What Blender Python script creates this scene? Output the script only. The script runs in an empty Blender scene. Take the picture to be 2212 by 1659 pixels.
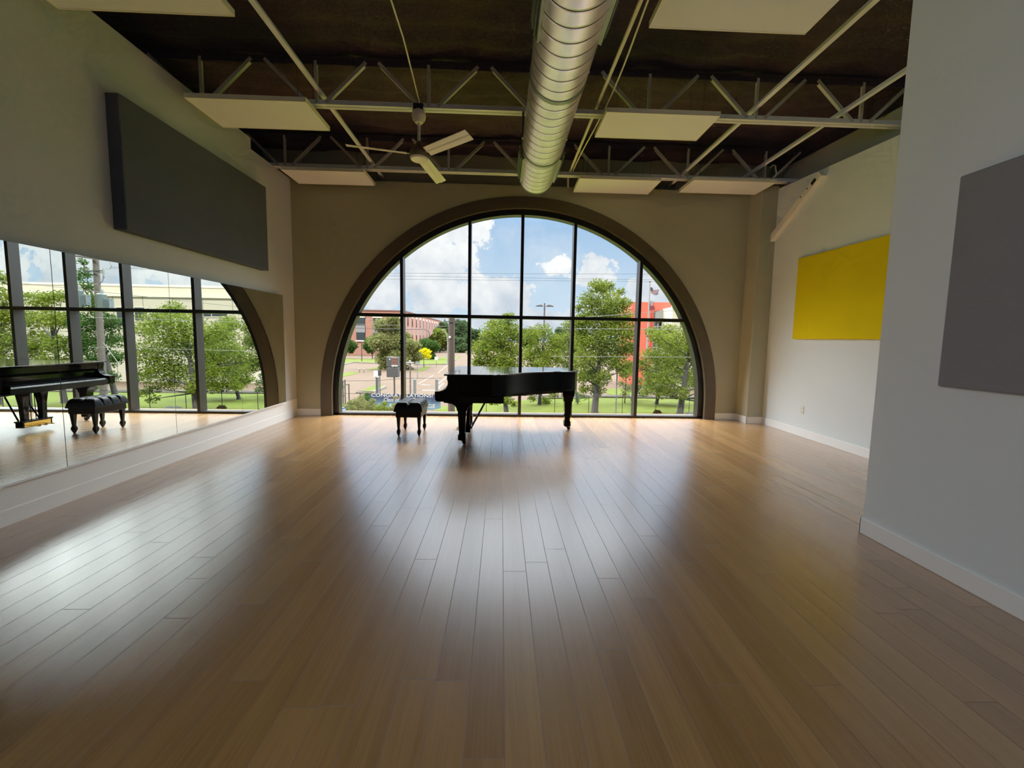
import bpy, bmesh, math, random
from mathutils import Vector, Matrix
random.seed(11)
sc = bpy.context.scene
COL = sc.collection
PI = math.pi

# ------------------------------------------------------------------ camera model (2212 x 1659)
W, H, EYE = 2212, 1659, 1.53
FPX, CX, CY = 820.5, 2.05, -31.1
_p, _y, _r = math.radians(4.7388), math.radians(1.8406), math.radians(.974)
FW = Vector((math.sin(_y)*math.cos(_p), math.cos(_y)*math.cos(_p), -math.sin(_p)))
_R0 = Vector((math.cos(_y), -math.sin(_y), 0)); _U0 = _R0.cross(FW)
RT = _R0*math.cos(_r) + _U0*math.sin(_r)
UP = -_R0*math.sin(_r) + _U0*math.cos(_r)
EYEP = Vector((0, 0, EYE))
XM = -3.80                                    # mirror plane
def ray(u, v): return FW + RT*((u-W/2-CX)/FPX) - UP*((v-H/2-CY)/FPX)
def at(u, v, Y):                              # survey point on the plane y = Y
    d = ray(u, v); return EYEP + d*(Y/d.y)
def atz(u, v, Z):
    d = ray(u, v); return EYEP + d*((Z-EYE)/d.z)
def atm(u, v, Y):                             # the same, surveyed through the wall mirror
    d = ray(u, v); return Vector((2*XM - d.x*Y/d.y, Y, EYE + d.z*Y/d.y))

cam_d = bpy.data.cameras.new('camera'); cam = bpy.data.objects.new('camera', cam_d); COL.objects.link(cam)
cam_d.sensor_fit = 'HORIZONTAL'; cam_d.sensor_width = 36; cam_d.lens = FPX/W*36
cam_d.shift_x = -CX/W; cam_d.shift_y = CY/W; cam_d.clip_start = .05; cam_d.clip_end = 2000
m3 = Matrix((RT, UP, -FW)).transposed(); cam.matrix_world = Matrix.Translation(EYEP) @ m3.to_4x4()
sc.camera = cam

# ------------------------------------------------------------------ node helpers
class NT:
    def __init__(s, tree): s.t = tree; s.n = tree.nodes; s.l = tree.links
    def new(s, typ, **kw):
        nd = s.n.new(typ)
        for k, v in kw.items(): setattr(nd, k, v)
        return nd
    def put(s, sock, val):
        if isinstance(val, bpy.types.NodeSocket): s.l.new(val, sock)
        else: sock.default_value = val
    def m(s, op, a, b=0.0, c=0.0, clamp=False):
        nd = s.new('ShaderNodeMath', operation=op, use_clamp=clamp)
        s.put(nd.inputs[0], a); s.put(nd.inputs[1], b); s.put(nd.inputs[2], c); return nd.outputs[0]
    def step(s, x, lo, hi):
        nd = s.new('ShaderNodeMapRange', interpolation_type='SMOOTHSTEP')
        s.put(nd.inputs['Value'], x); s.put(nd.inputs['From Min'], lo); s.put(nd.inputs['From Max'], hi); return nd.outputs['Result']
    def mix(s, f, a, b, blend='MIX'):
        nd = s.new('ShaderNodeMix', data_type='RGBA', blend_type=blend)
        s.put(nd.inputs[0], f); s.put(nd.inputs[6], a); s.put(nd.inputs[7], b); return nd.outputs[2]
    def noise(s, vec, scale, detail=3, rough=.55, dist=0.0):
        nd = s.new('ShaderNodeTexNoise'); s.put(nd.inputs['Vector'], vec); s.put(nd.inputs['Scale'], scale)
        nd.inputs['Detail'].default_value = detail; nd.inputs['Roughness'].default_value = rough; nd.inputs['Distortion'].default_value = dist
        return nd.outputs['Fac']
    def xyz(s, x, y, z):
        nd = s.new('ShaderNodeCombineXYZ'); s.put(nd.inputs[0], x); s.put(nd.inputs[1], y); s.put(nd.inputs[2], z); return nd.outputs[0]
    def sep(s, v):
        nd = s.new('ShaderNodeSeparateXYZ'); s.put(nd.inputs[0], v); return nd.outputs
    def obj(s): return s.new('ShaderNodeTexCoord').outputs['Object']
    def geo(s): return s.new('ShaderNodeNewGeometry').outputs['Position']
    def bump(s, h, strength, dist=.01):
        nd = s.new('ShaderNodeBump'); s.put(nd.inputs['Height'], h); nd.inputs['Strength'].default_value = strength; nd.inputs['Distance'].default_value = dist
        return nd.outputs['Normal']

GAM, OUT = 1.4, 1.0                           # tone curve of the picture; outdoor albedo scale
def rgb(r, g, b):                            # sRGB 0-255 -> linear
    f = lambda c: ((c/255/12.92) if c <= 10 else ((c/255+.055)/1.055)**2.4)**GAM*OUT
    return (f(r), f(g), f(b), 1)

def principled(name, col, rough=.5, metal=0.0, spec=.5):
    m = bpy.data.materials.new(name); m.use_nodes = True
    t = NT(m.node_tree); b = t.n['Principled BSDF']
    t.put(b.inputs['Base Color'], col); b.inputs['Roughness'].default_value = rough
    b.inputs['Metallic'].default_value = metal; b.inputs['Specular IOR Level'].default_value = spec
    return m, t, b

def mat(name, col, rough=.5, metal=0.0, spec=.5, var=.12, scale=6.0, bump=0.0, bscale=200.0):
    """paint / metal / plastic with a procedural variation in tone and an optional fine bump"""
    m, t, b = principled(name, col, rough, metal, spec)
    P = t.geo(); n = t.noise(P, scale, 4)
    dark = tuple(c*(1-var) for c in col[:3]) + (1,); lite = tuple(min(1, c*(1+var)) for c in col[:3]) + (1,)
    t.put(b.inputs['Base Color'], t.mix(n, dark, lite))
    if bump: t.put(b.inputs['Normal'], t.bump(t.noise(P, bscale, 2), bump, .003))
    return m

M = {}
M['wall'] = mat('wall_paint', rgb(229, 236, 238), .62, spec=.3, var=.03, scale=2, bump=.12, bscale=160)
M['wall_far'] = mat('wall_far_shade_tone', rgb(188, 186, 166), .65, spec=.3, var=.03, scale=2, bump=.12, bscale=160)  # wall colour darkened to stand in for shade on the window wall
M['wall_left'] = mat('wall_left_shade_tone', rgb(203, 208, 212), .62, spec=.3, var=.03, scale=2, bump=.12, bscale=160)  # darker copy of the wall colour, holds the left wall's shade
M['wall_back'] = mat('wall_paint_back', rgb(120, 114, 108), .7, spec=.2, var=.04, scale=2)
M['wall_shade'] = mat('wall_upper_shade_tone', rgb(180, 180, 174), .7, spec=.2, var=.05, scale=2, bump=.1, bscale=160)  # shade of the recess above the ledge, put into the wall colour
M['base'] = mat('baseboard_paint', rgb(252, 252, 250), .4, spec=.4, var=.02)
M['arch'] = mat('arch_trim_paint', rgb(102, 94, 80), .55, var=.06, scale=3, bump=.08)
M['frame'] = mat('window_frame_bronze', rgb(26, 24, 23), .4, spec=.3, var=.1)
M['steel'] = mat('joist_steel_paint', rgb(234, 235, 244), .45, spec=.5, var=.08, scale=8)
M['web'] = mat('joist_web_steel', rgb(204, 200, 200), .5, spec=.4, var=.1, scale=8)
M['whitepanel'] = mat('ceiling_panel_fabric', rgb(244, 246, 255), .8, spec=.1, var=.025, scale=4, bump=.1, bscale=300)
M['panelframe'] = mat('ceiling_panel_edge', rgb(244, 240, 228), .5, var=.05)
M['fan'] = mat('fan_enamel', rgb(240, 234, 226), .35, var=.05)
M['fandark'] = mat('fan_motor', rgb(120, 112, 98), .4, var=.1)
M['black'] = mat('ebony_satin', (.0008, .0008, .0009, 1), .35, spec=.14, var=.2)
M['polish'] = mat('ebony_polish', (.0004, .0004, .0005, 1), .10, spec=.07, var=.15)
M['lidpolish'] = mat('ebony_lid_polish', (.0006, .0006, .0007, 1), .05, spec=.4, var=.15)
M['leather'] = mat('black_leather', (.0008, .0009, .0010, 1), .32, spec=.2, var=.25, scale=18, bump=.15, bscale=350)
M['brass'] = mat('brass', rgb(214, 178, 96), .28, metal=1, var=.08)
M['conduit'] = mat('conduit_paint', rgb(240, 235, 224), .4, var=.05)
M['plate'] = mat('outlet_plastic', rgb(232, 232, 226), .35, var=.02)
M['slot'] = mat('outlet_slot', rgb(60, 60, 58), .5, var=.1)
M['brace'] = mat('brace_paint', rgb(244, 240, 230), .5, var=.04, scale=8, bump=.1, bscale=60)
M['seam'] = mat('mirror_edge', rgb(70, 86, 80), .3, var=.1)

# acoustic fabric
def fabric(name, col):
    m, t, b = principled(name, col, .95, 0, .08)
    P = t.geo(); s = t.sep(P)
    weave = t.noise(t.xyz(t.m('MULTIPLY', s[0], 6), t.m('MULTIPLY', s[1], 6), t.m('MULTIPLY', s[2], 60)), 6, 3)
    blot = t.noise(P, 2.2, 3)
    f = t.m('ADD', t.m('MULTIPLY', weave, .55), t.m('MULTIPLY', blot, .45))
    t.put(b.inputs['Base Color'], t.mix(f, tuple(c*.72 for c in col[:3])+(1,), tuple(c*1.28 for c in col[:3])+(1,)))
    t.put(b.inputs['Normal'], t.bump(t.noise(P, 420, 2), .25, .002))
    return m
M['fab_dark'] = fabric('fabric_charcoal', rgb(108, 114, 134))
M['fab_grey'] = fabric('fabric_grey', rgb(150, 150, 154))
M['fab_yellow'] = fabric('fabric_mustard', rgb(234, 212, 40))

# bamboo plank floor: planks run along y, 0.152 wide
def floor_material():
    m, t, b = principled('bamboo_floor', (1, 1, 1, 1), .3, 0, .85)
    b.inputs['Coat Roughness'].default_value = .24; b.inputs['Coat IOR'].default_value = 1.5
    s = t.sep(t.geo()); x, y = s[0], s[1]
    WD, LN = .152, 1.84
    rx = t.m('DIVIDE', t.m('ADD', x, 20.03), WD); row = t.m('FLOOR', rx); fx = t.m('FRACT', rx)
    wn = t.new('ShaderNodeTexWhiteNoise', noise_dimensions='1D'); t.put(wn.inputs['W'], row)
    ry = t.m('ADD', t.m('DIVIDE', t.m('ADD', y, 30), LN), t.m('MULTIPLY', wn.outputs['Value'], 7.3)); pl = t.m('FLOOR', ry); fy = t.m('FRACT', ry)
    w2 = t.new('ShaderNodeTexWhiteNoise', noise_dimensions='2D'); t.put(w2.inputs['Vector'], t.xyz(row, pl, 0)); rnd = w2.outputs['Value']
    off = t.m('MULTIPLY', rnd, 37)
    st1 = t.noise(t.xyz(t.m('MULTIPLY', x, 90), t.m('ADD', t.m('MULTIPLY', y, 2.2), off), off), 1.0, 4, .6)
    st2 = t.noise(t.xyz(t.m('MULTIPLY', x, 420), t.m('ADD', t.m('MULTIPLY', y, 5), off), off), 1.0, 2, .5)
    st3 = t.noise(t.xyz(t.m('MULTIPLY', x, 14), t.m('ADD', t.m('MULTIPLY', y, .9), off), off), 1.0, 3, .5)
    g = t.m('ADD', t.m('ADD', t.m('MULTIPLY', st1, .40), t.m('MULTIPLY', st2, .25)), t.m('MULTIPLY', st3, .35))
    g = t.m('ADD', t.m('MULTIPLY', t.m('SUBTRACT', g, .5), 1.55), .5)
    g = t.m('ADD', g, t.m('MULTIPLY', t.m('SUBTRACT', rnd, .5), .42), clamp=True)
    c = t.mix(g, rgb(158, 115, 69), rgb(208, 166, 113))
    ex = t.m('MULTIPLY', t.m('MINIMUM', fx, t.m('SUBTRACT', 1, fx)), WD); ey = t.m('MULTIPLY', t.m('MINIMUM', fy, t.m('SUBTRACT', 1, fy)), LN)
    e = t.step(t.m('MINIMUM', ex, ey), .0008, .0030)
    c = t.mix(t.m('ADD', .45, t.m('MULTIPLY', e, .55)), rgb(104, 74, 46), c)
    t.put(b.inputs['Base Color'], c)
    t.put(b.inputs['Roughness'], t.m('ADD', t.m('ADD', .24, t.m('MULTIPLY', st1, .04)), t.m('MULTIPLY', t.m('SUBTRACT', 1, e), .35)))
    t.put(b.inputs['Coat Weight'], t.m('MULTIPLY', e, .8))
    t.put(b.inputs['Normal'], t.bump(e, .05, .0008))
    return m
M['floor'] = floor_material()

# sprayed dark foam under the roof deck
def foam_material():
    m, t, b = principled('sprayed_foam', (1, 1, 1, 1), .95, 0, .1)
    P = t.geo(); s = t.sep(P)
    n1 = t.noise(P, 34, 4, .75); n2 = t.noise(P, 3.0, 3); rib = t.noise(t.xyz(t.m('MULTIPLY', s[0], 3), t.m('MULTIPLY', s[1], 22), 0), 1, 2)
    f = t.m('ADD', t.m('MULTIPLY', n1, .6), t.m('ADD', t.m('MULTIPLY', n2, .25), t.m('MULTIPLY', rib, .2)))
    t.put(b.inputs['Base Color'], t.mix(f, rgb(26, 25, 31), rgb(124, 116, 128)))
    t.put(b.inputs['Normal'], t.bump(n1, .7, .04))
    return m
M['foam'] = foam_material()

# galvanised spiral duct
def duct_material():
    m, t, b = principled('galvanised_spiral', (1, 1, 1, 1), .36, .85, .5)
    P = t.geo(); s = t.sep(P)
    ang = t.m('ARCTAN2', t.m('SUBTRACT', s[2], 4.055), t.m('SUBTRACT', s[0], .51))
    k = t.m('FRACT', t.m('ADD', t.m('DIVIDE', t.m('ADD', s[1], 20), .145), t.m('DIVIDE', ang, 2*PI)))
    e = t.m('MULTIPLY', t.m('MINIMUM', k, t.m('SUBTRACT', 1, k)), .145)
    line = t.step(e, .004, .0075)
    vo = t.new('ShaderNodeTexVoronoi'); t.put(vo.inputs['Vector'], P); vo.inputs['Scale'].default_value = 38
    sp = t.mix(.10, t.mix(t.noise(P, 6, 3), rgb(216, 202, 208), rgb(246, 238, 240)), vo.outputs['Color'], 'SOFT_LIGHT')
    t.put(b.inputs['Base Color'], t.mix(line, rgb(36, 34, 30), sp))
    t.put(b.inputs['Roughness'], t.m('ADD', .30, t.m('MULTIPLY', t.noise(P, 9, 3), .2)))
    t.put(b.inputs['Normal'], t.bump(t.step(e, .0, .02), .5, .006))
    return m
M['duct'] = duct_material()
M['galv'] = mat('galvanised_plain', rgb(150, 152, 140), .45, metal=.7, var=.12)

def mirror_material():
    m, t, b = principled('mirror_silver', (.80, .88, .84, 1), .0, 1.0)
    n = t.noise(t.geo(), 1.3, 2); t.put(b.inputs['Base Color'], t.mix(n, (.80, .885, .84, 1), (.83, .90, .86, 1)))
    return m
M['mirror'] = mirror_material()

def glass_material():
    m = bpy.data.materials.new('window_glass'); m.use_nodes = True; t = NT(m.node_tree)
    t.n.remove(t.n['Principled BSDF']); out = t.n['Material Output']
    tr = t.new('ShaderNodeBsdfTransparent'); gl = t.new('ShaderNodeBsdfGlossy')
    n = t.noise(t.geo(), 2, 2); t.put(tr.inputs['Color'], t.mix(n, (.93, .965, .95, 1), (.95, .98, .965, 1)))
    gl.inputs['Roughness'].default_value = .0; gl.inputs['Color'].default_value = (1, 1, 1, 1)
    lw = t.new('ShaderNodeLayerWeight'); lw.inputs['Blend'].default_value = .5
    fr = t.m('ADD', .035, t.m('MULTIPLY', .85, t.m('POWER', lw.outputs['Facing'], 5.0)))
    mx = t.new('ShaderNodeMixShader'); t.l.new(fr, mx.inputs[0]); t.l.new(tr.outputs[0], mx.inputs[1]); t.l.new(gl.outputs[0], mx.inputs[2])
    t.l.new(mx.outputs[0], out.inputs[0]); return m
M['glass'] = glass_material()

# outdoor materials
OUT = .15
def leaf(name, dark, lite, trans=.35):
    dark = tuple(c*1.85 for c in dark[:3])+(1,); lite = tuple(c*1.85 for c in lite[:3])+(1,)
    m = bpy.data.materials.new(name); m.use_nodes = True; t = NT(m.node_tree); out = t.n['Material Output']; t.n.remove(t.n['Principled BSDF'])
    g = t.new('ShaderNodeNewGeometry'); n = t.noise(g.outputs['Position'], 1.3, 3)
    f = t.m('ADD', t.m('MULTIPLY', g.outputs['Random Per Island'], .55), t.m('MULTIPLY', t.m('SUBTRACT', n, .25), .8), clamp=True)
    c = t.mix(f, dark, lite)
    d = t.new('ShaderNodeBsdfDiffuse'); tl = t.new('ShaderNodeBsdfTranslucent'); t.l.new(c, d.inputs[0]); t.l.new(c, tl.inputs[0])
    mx = t.new('ShaderNodeMixShader'); mx.inputs[0].default_value = trans
    t.l.new(d.outputs[0], mx.inputs[1]); t.l.new(tl.outputs[0], mx.inputs[2]); t.l.new(mx.outputs[0], out.inputs[0]); return m
M['leaf'] = leaf('leaf_green', rgb(88, 124, 50), rgb(198, 216, 100))
M['leaf_dark'] = leaf('leaf_deep_green', rgb(66, 104, 52), rgb(128, 168, 92))
M['leaf_olive'] = leaf('leaf_olive', tuple(1.5*c for c in rgb(98, 120, 64)), tuple(1.5*c for c in rgb(190, 192, 128)))
M['leaf_far'] = leaf('leaf_far', rgb(92, 120, 84), rgb(140, 172, 118))
M['leaf_yellow'] = leaf('leaf_yellow', tuple(2.6*c for c in rgb(226, 214, 10)), tuple(2.6*c for c in rgb(252, 246, 60)))
M['leaf_brown'] = leaf('leaf_brown', rgb(60, 56, 40), rgb(110, 100, 70))
M['bark'] = mat('bark', rgb(72, 60, 50), .9, var=.35, scale=9, bump=.6, bscale=40)
def grass_material():
    m, t, b = principled('lawn', (1, 1, 1, 1), .95, 0, .1)
    P = t.geo(); f = t.m('ADD', t.m('MULTIPLY', t.noise(P, .6, 4), .5), t.m('MULTIPLY', t.noise(P, 9, 3), .5))
    t.put(b.inputs['Base Color'], t.mix(f, rgb(132, 162, 26), rgb(200, 218, 66)))
    t.put(b.inputs['Normal'], t.bump(t.noise(P, 24, 3), .6, .06)); return m
M['grass'] = grass_material()
def paving_material():
    m, t, b = principled('concrete_paving', (1, 1, 1, 1), .9, 0, .2)
    P = t.geo(); s = t.sep(P)
    n = t.m('ADD', t.m('MULTIPLY', t.noise(P, .25, 4), .5), t.m('MULTIPLY', t.noise(t.xyz(t.m('MULTIPLY', s[0], .25), s[1], 0), 1.2, 4), .5))
    c = t.mix(n, rgb(156, 124, 90), rgb(204, 172, 136))
    jx = t.m('FRACT', t.m('DIVIDE', t.m('ADD', s[0], 300), 4.6)); jy = t.m('FRACT', t.m('DIVIDE', t.m('ADD', s[1], 300), 4.6))
    e = t.m('MINIMUM', t.step(jx, .0, .014), t.step(jy, .0, .02))
    t.put(b.inputs['Base Color'], t.mix(e, rgb(112, 98, 90), c)); return m
M['paving'] = paving_material()
M['kerb'] = mat('kerb_concrete', rgb(196, 186, 166), .9, var=.1, scale=2)
M['lineW'] = mat('line_paint', rgb(224, 218, 206), .8, var=.04)
OUT = .42
def brick_material():
    m, t, b = principled('red_brick', (1, 1, 1, 1), .9, 0, .2)
    P = t.geo(); s = t.sep(P); br = t.new('ShaderNodeTexBrick')
    t.put(br.inputs['Vector'], t.xyz(t.m('ADD', s[0], s[1]), s[2], 0)); br.inputs['Scale'].default_value = 1
    br.inputs['Brick Width'].default_value = .6; br.inputs['Row Height'].default_value = .22; br.inputs['Mortar Size'].default_value = .012
    br.inputs['Color1'].default_value = rgb(206, 150, 132); br.inputs['Color2'].default_value = rgb(220, 164, 146); br.inputs['Mortar'].default_value = rgb(216, 180, 164)
    n = t.noise(P, .4, 3)
    t.put(b.inputs['Base Color'], t.mix(t.m('MULTIPLY', n, .35), br.outputs['Color'], rgb(214, 150, 130))); return m
M['brick'] = brick_material()
OUT = .6
M['stone'] = mat('pale_stone', rgb(255, 248, 232), .8, var=.06)
M['spandrel'] = mat('spandrel_panel', tuple(.45*c for c in rgb(196, 200, 206)), .5, var=.06)
OUT = .15
M['tealglass'] = mat('teal_glass', rgb(58, 84, 92), .15, spec=.6, var=.2, scale=1)
OUT = .40
M['redwall'] = mat('red_cladding', rgb(255, 124, 92), .6, var=.08, scale=.8)
M['reddark'] = mat('red_cladding_side', rgb(226, 84, 60), .6, var=.08, scale=.8)
M['greyfascia'] = mat('grey_fascia', rgb(176, 178, 174), .6, var=.06, scale=1)
OUT = .17
M['whitemetal'] = mat('white_metal', rgb(232, 232, 232), .5, var=.04)
M['greymetal'] = mat('grey_metal', rgb(150, 156, 166), .5, metal=.3, var=.08)
M['lampgrey'] = mat('lamp_grey', rgb(150, 140, 150), .6, var=.05)
M['palepost'] = mat('pale_post', rgb(190, 198, 202), .6, var=.06)
OUT = .62
M['beige'] = mat('beige_concrete_panel', rgb(214, 207, 190), .85, var=.06, scale=.7, bump=.05)
M['beigeline'] = mat('panel_joint', rgb(150, 142, 124), .9, var=.05)
M['cream'] = mat('cream_cornice', rgb(240, 236, 220), .8, var=.03)
OUT = .15
M['timber'] = mat('pole_timber', tuple(.5*c for c in rgb(150, 96, 66)), .9, var=.3, scale=7, bump=.5, bscale=30)
M['timbergrey'] = mat('pole_timber_grey', rgb(150, 138, 126), .9, var=.25, scale=7, bump=.5, bscale=30)
M['transformer'] = mat('transformer_paint', rgb(178, 200, 208), .45, var=.05)
M['porcelain'] = mat('porcelain', rgb(236, 240, 236), .3, var=.03)
M['darkmetal'] = mat('dark_metal', rgb(32, 28, 34), .6, var=.1)
M['wireB'] = mat('wire_dark', rgb(70, 70, 76), .7, var=.05)
M['wireW'] = mat('wire_pale', rgb(214, 220, 206), .6, var=.05)
M['fence'] = mat('fence_black', (.0006, .0006, .0007, 1), .7, spec=.15, var=.1)
M['signgrey'] = mat('sign_grey', rgb(96, 102, 110), .6, var=.06)
M['signred'] = mat('sign_red', rgb(206, 134, 116), .6, var=.1, scale=12)
M['signtext'] = mat('sign_text', rgb(168, 84, 70), .6, var=.05)
M['yellow'] = mat('bollard_yellow', rgb(246, 220, 150), .6, var=.05)
M['blue'] = mat('bright_blue', rgb(56, 178, 232), .5, var=.12)
M['rock'] = mat('grey_rock', rgb(126, 136, 132), .9, var=.2, bump=.5, bscale=20)
def banner_material():
    m, t, b = principled('banner_print', (1, 1, 1, 1), .7, 0, .2)
    s = t.sep(t.geo()); P = t.geo()
    g = t.step(t.m('ADD', s[2], t.m('MULTIPLY', t.noise(P, 1.6, 4), .5)), -2.9, -2.25)
    t.put(b.inputs['Base Color'], t.mix(g, tuple(2.4*c for c in rgb(136, 178, 206))[:3]+(1,), tuple(2.0*c for c in rgb(88, 100, 146))[:3]+(1,))); return m
M['banner'] = banner_material()
M['letter'] = mat('banner_letter', tuple(3*c for c in rgb(244, 246, 250)), .7, var=.02)
M['gold'] = mat('banner_gold', rgb(216, 180, 96), .6, var=.08)
M['flagred'] = mat('flag_red', rgb(226, 40, 66), .8, var=.1)
M['flagwhite'] = mat('flag_white', rgb(238, 236, 240), .8, var=.04)
M['flagblue'] = mat('flag_blue', rgb(70, 74, 128), .8, var=.1)

OUT = 1.0
# ------------------------------------------------------------------ mesh builder
BASE = {}
class MB:
    def __init__(s): s.v = []; s.f = []
    def add(s, vs, fs):
        o = len(s.v); s.v += [Vector(p) for p in vs]; s.f += [tuple(o+i for i in f) for f in fs]; return s
    def box(s, x0, x1, y0, y1, z0, z1):
        v = [(x, y, z) for z in (z0, z1) for y in (y0, y1) for x in (x0, x1)]
        return s.add(v, [(0, 2, 3, 1), (4, 5, 7, 6), (0, 1, 5, 4), (2, 6, 7, 3), (0, 4, 6, 2), (1, 3, 7, 5)])
    def prism(s, poly, axis, a, b):            # polygon in the other two axes, extruded along axis
        def P(p, k):
            return {'x': (k, p[0], p[1]), 'y': (p[0], k, p[1]), 'z': (p[0], p[1], k)}[axis]
        n = len(poly); v = [P(p, a) for p in poly] + [P(p, b) for p in poly]
        return s.add(v, [tuple(range(n)), tuple(range(2*n-1, n-1, -1))] + [(i, i+n, (i+1) % n+n, (i+1) % n) for i in range(n)])
    def loft(s, rings, cap=True):
        n = len(rings[0]); v = [p for r in rings for p in r]; f = []
        for k in range(len(rings)-1):
            for i in range(n): j = (i+1) % n; f.append((k*n+i, k*n+j, (k+1)*n+j, (k+1)*n+i))
        if cap: f += [tuple(range(n-1, -1, -1)), tuple((len(rings)-1)*n+i for i in range(n))]
        return s.add(v, f)
    def tube(s, pts, r, n=8, r1=None):
        pts = [Vector(p) for p in pts]; rings = []; up = None
        for i, p in enumerate(pts):
            d = (pts[min(i+1, len(pts)-1)] - pts[max(i-1, 0)]).normalized()
            if up is None: up = d.orthogonal().normalized()
            a = (up - d*up.dot(d)).normalized(); up = a; b = d.cross(a)
            rr = r if r1 is None else r + (r1-r)*i/(len(pts)-1)
            rings.append([p + (a*math.cos(2*PI*k/n) + b*math.sin(2*PI*k/n))*rr for k in range(n)])
        return s.loft(rings)
    def bar(s, p, q, w, h):                    # rectangular bar, w across / h up
        p, q = Vector(p), Vector(q); d = (q-p).normalized(); u = Vector((0, 0, 1))
        if abs(d.z) > .95: u = Vector((0, 1, 0))
        a = d.cross(u).normalized(); b = a.cross(d)
        c = [(-w/2, -h/2), (w/2, -h/2), (w/2, h/2), (-w/2, h/2)]
        return s.loft([[e + a*x + b*y for x, y in c] for e in (p, q)])
    def lathe(s, c, prof, n=20, axis='z'):     # prof [(r, h)]
        rings = []
        for r, h in prof:
            ring = []
            for k in range(n):
                x, y = r*math.cos(2*PI*k/n), r*math.sin(2*PI*k/n)
                ring.append(Vector(c) + (Vector((x, y, h)) if axis == 'z' else Vector((x, h, y)) if axis == 'y' else Vector((h, x, y))))
            rings.append(ring)
        return s.loft(rings)
    def square(s, c, prof):                    # prof [(half, z)] square sections
        return s.loft([[Vector(c)+Vector((a*h, b*h, z)) for a, b in ((-1, -1), (1, -1), (1, 1), (-1, 1))] for h, z in prof])
    def ball(s, c, r, n=12, sx=1, sy=1, sz=1):
        rings = []
        for i in range(1, n):
            t = PI*i/n; rings.append([Vector(c)+Vector((sx*r*math.sin(t)*math.cos(2*PI*k/n), sy*r*math.sin(t)*math.sin(2*PI*k/n), -sz*r*math.cos(t))) for k in range(n)])
        return s.loft(rings)
    def build(s, name, material, parent=None, smooth=False, bevel=0.0):
        base = BASE[parent.name] if parent else Vector((0, 0, 0))
        me = bpy.data.meshes.new(name); me.from_pydata([tuple(p-base) for p in s.v], [], s.f); me.update()
        bm = bmesh.new(); bm.from_mesh(me); bmesh.ops.recalc_face_normals(bm, faces=bm.faces); bm.to_mesh(me); bm.free()
        me.materials.append(M[material] if isinstance(material, str) else material)
        if smooth:
            me.shade_smooth()
            try: me.set_sharp_from_angle(angle=math.radians(40))
            except Exception: pass
        o = bpy.data.objects.new(name, me); COL.objects.link(o)
        if parent: o.parent = parent; BASE[o.name] = base
        else: BASE[o.name] = Vector((0, 0, 0))
        if bevel:
            md = o.modifiers.new('bevel', 'BEVEL'); md.width = bevel; md.segments = 2; md.limit_method = 'ANGLE'
        return o
def tag(o, label, cat, group=None, kind=None):
    o['label'] = label; o['category'] = cat
    if group: o['group'] = group
    if kind: o['kind'] = kind
    return o
def thing(name, label, cat, loc, group=None):
    o = bpy.data.objects.new(name, None); COL.objects.link(o); o.location = loc; o.empty_display_size = .1
    BASE[o.name] = Vector(loc); return tag(o, label, cat, group)
def struct(o): o['kind'] = 'structure'; return o
def text(name, body, size, material, parent, pos, width=None, shear=0.0):
    cu = bpy.data.curves.new(name, 'FONT'); cu.body = body; cu.size = size; cu.align_x = 'CENTER'; cu.align_y = 'CENTER'; cu.shear = shear; cu.extrude = .004; cu.resolution_u = 3
    tmp = bpy.data.objects.new(name+'_tmp', cu); COL.objects.link(tmp); bpy.context.view_layer.update()
    me = bpy.data.meshes.new_from_object(tmp.evaluated_get(bpy.context.evaluated_depsgraph_get()))
    bpy.data.objects.remove(tmp)
    xs = [v.co.x for v in me.vertices]; k = (width/(max(xs)-min(xs))) if width else 1
    base = BASE[parent.name]
    for v in me.vertices:
        x, y, z = v.co; v.co = Vector((x*k, -z, y)) + Vector(pos) - base
    me.materials.clear(); me.materials.append(M[material])
    o = bpy.data.objects.new(name, me); COL.objects.link(o); o.parent = parent; BASE[o.name] = base; return o

# ------------------------------------------------------------------ room shell
XL, XR, XN, YN, YB = -3.856, 4.943, 2.953, 2.88, 7.248
YBACK = -3.4
ACX, ACZ, RO, RI = .402, .33, 3.81, 3.60

struct(MB().box(-4.7, 5.6, YBACK-.3, 7.75, -.25, 0).build('floor', 'floor'))
# roof deck with sprayed, ribbed foam
mb = MB(); nx, ny = 84, 150
for j in range(ny+1):
    for i in range(nx+1):
        x = -4.7 + 10.3*i/nx; y = YBACK-.3 + 11.45*j/ny
        z = 4.95 + .022*math.sin(y*2*PI/.30) + .02*math.sin(x*5.1+1.7*math.sin(y*2.3)) + random.uniform(-.012, .012)
        mb.v.append(Vector((x, y, z)))
for j in range(ny):
    for i in range(nx): a = j*(nx+1)+i; mb.f.append((a, a+1, a+nx+2, a+nx+1))
cei = struct(mb.build('ceiling', 'foam', smooth=True))
struct(MB().box(-4.75, 5.65, YBACK-.35, 7.8, 5.02, 5.3).build('roof_slab', 'foam'))

mb = MB().box(-4.7, XL, YBACK, 6.17, 0, 4.495).box(-4.7, XL, 6.17, 7.6, 0, 4.335)
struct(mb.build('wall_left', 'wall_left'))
struct(MB().box(-4.72, -4.52, 6.0, 7.6, 4.3, 4.52).build('wall_left_pocket', 'wall_shade'))
struct(MB().box(-4.74, -4.48, YBACK, 7.7, 4.49, 5.1).build('wall_left_upper', 'foam'))
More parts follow.
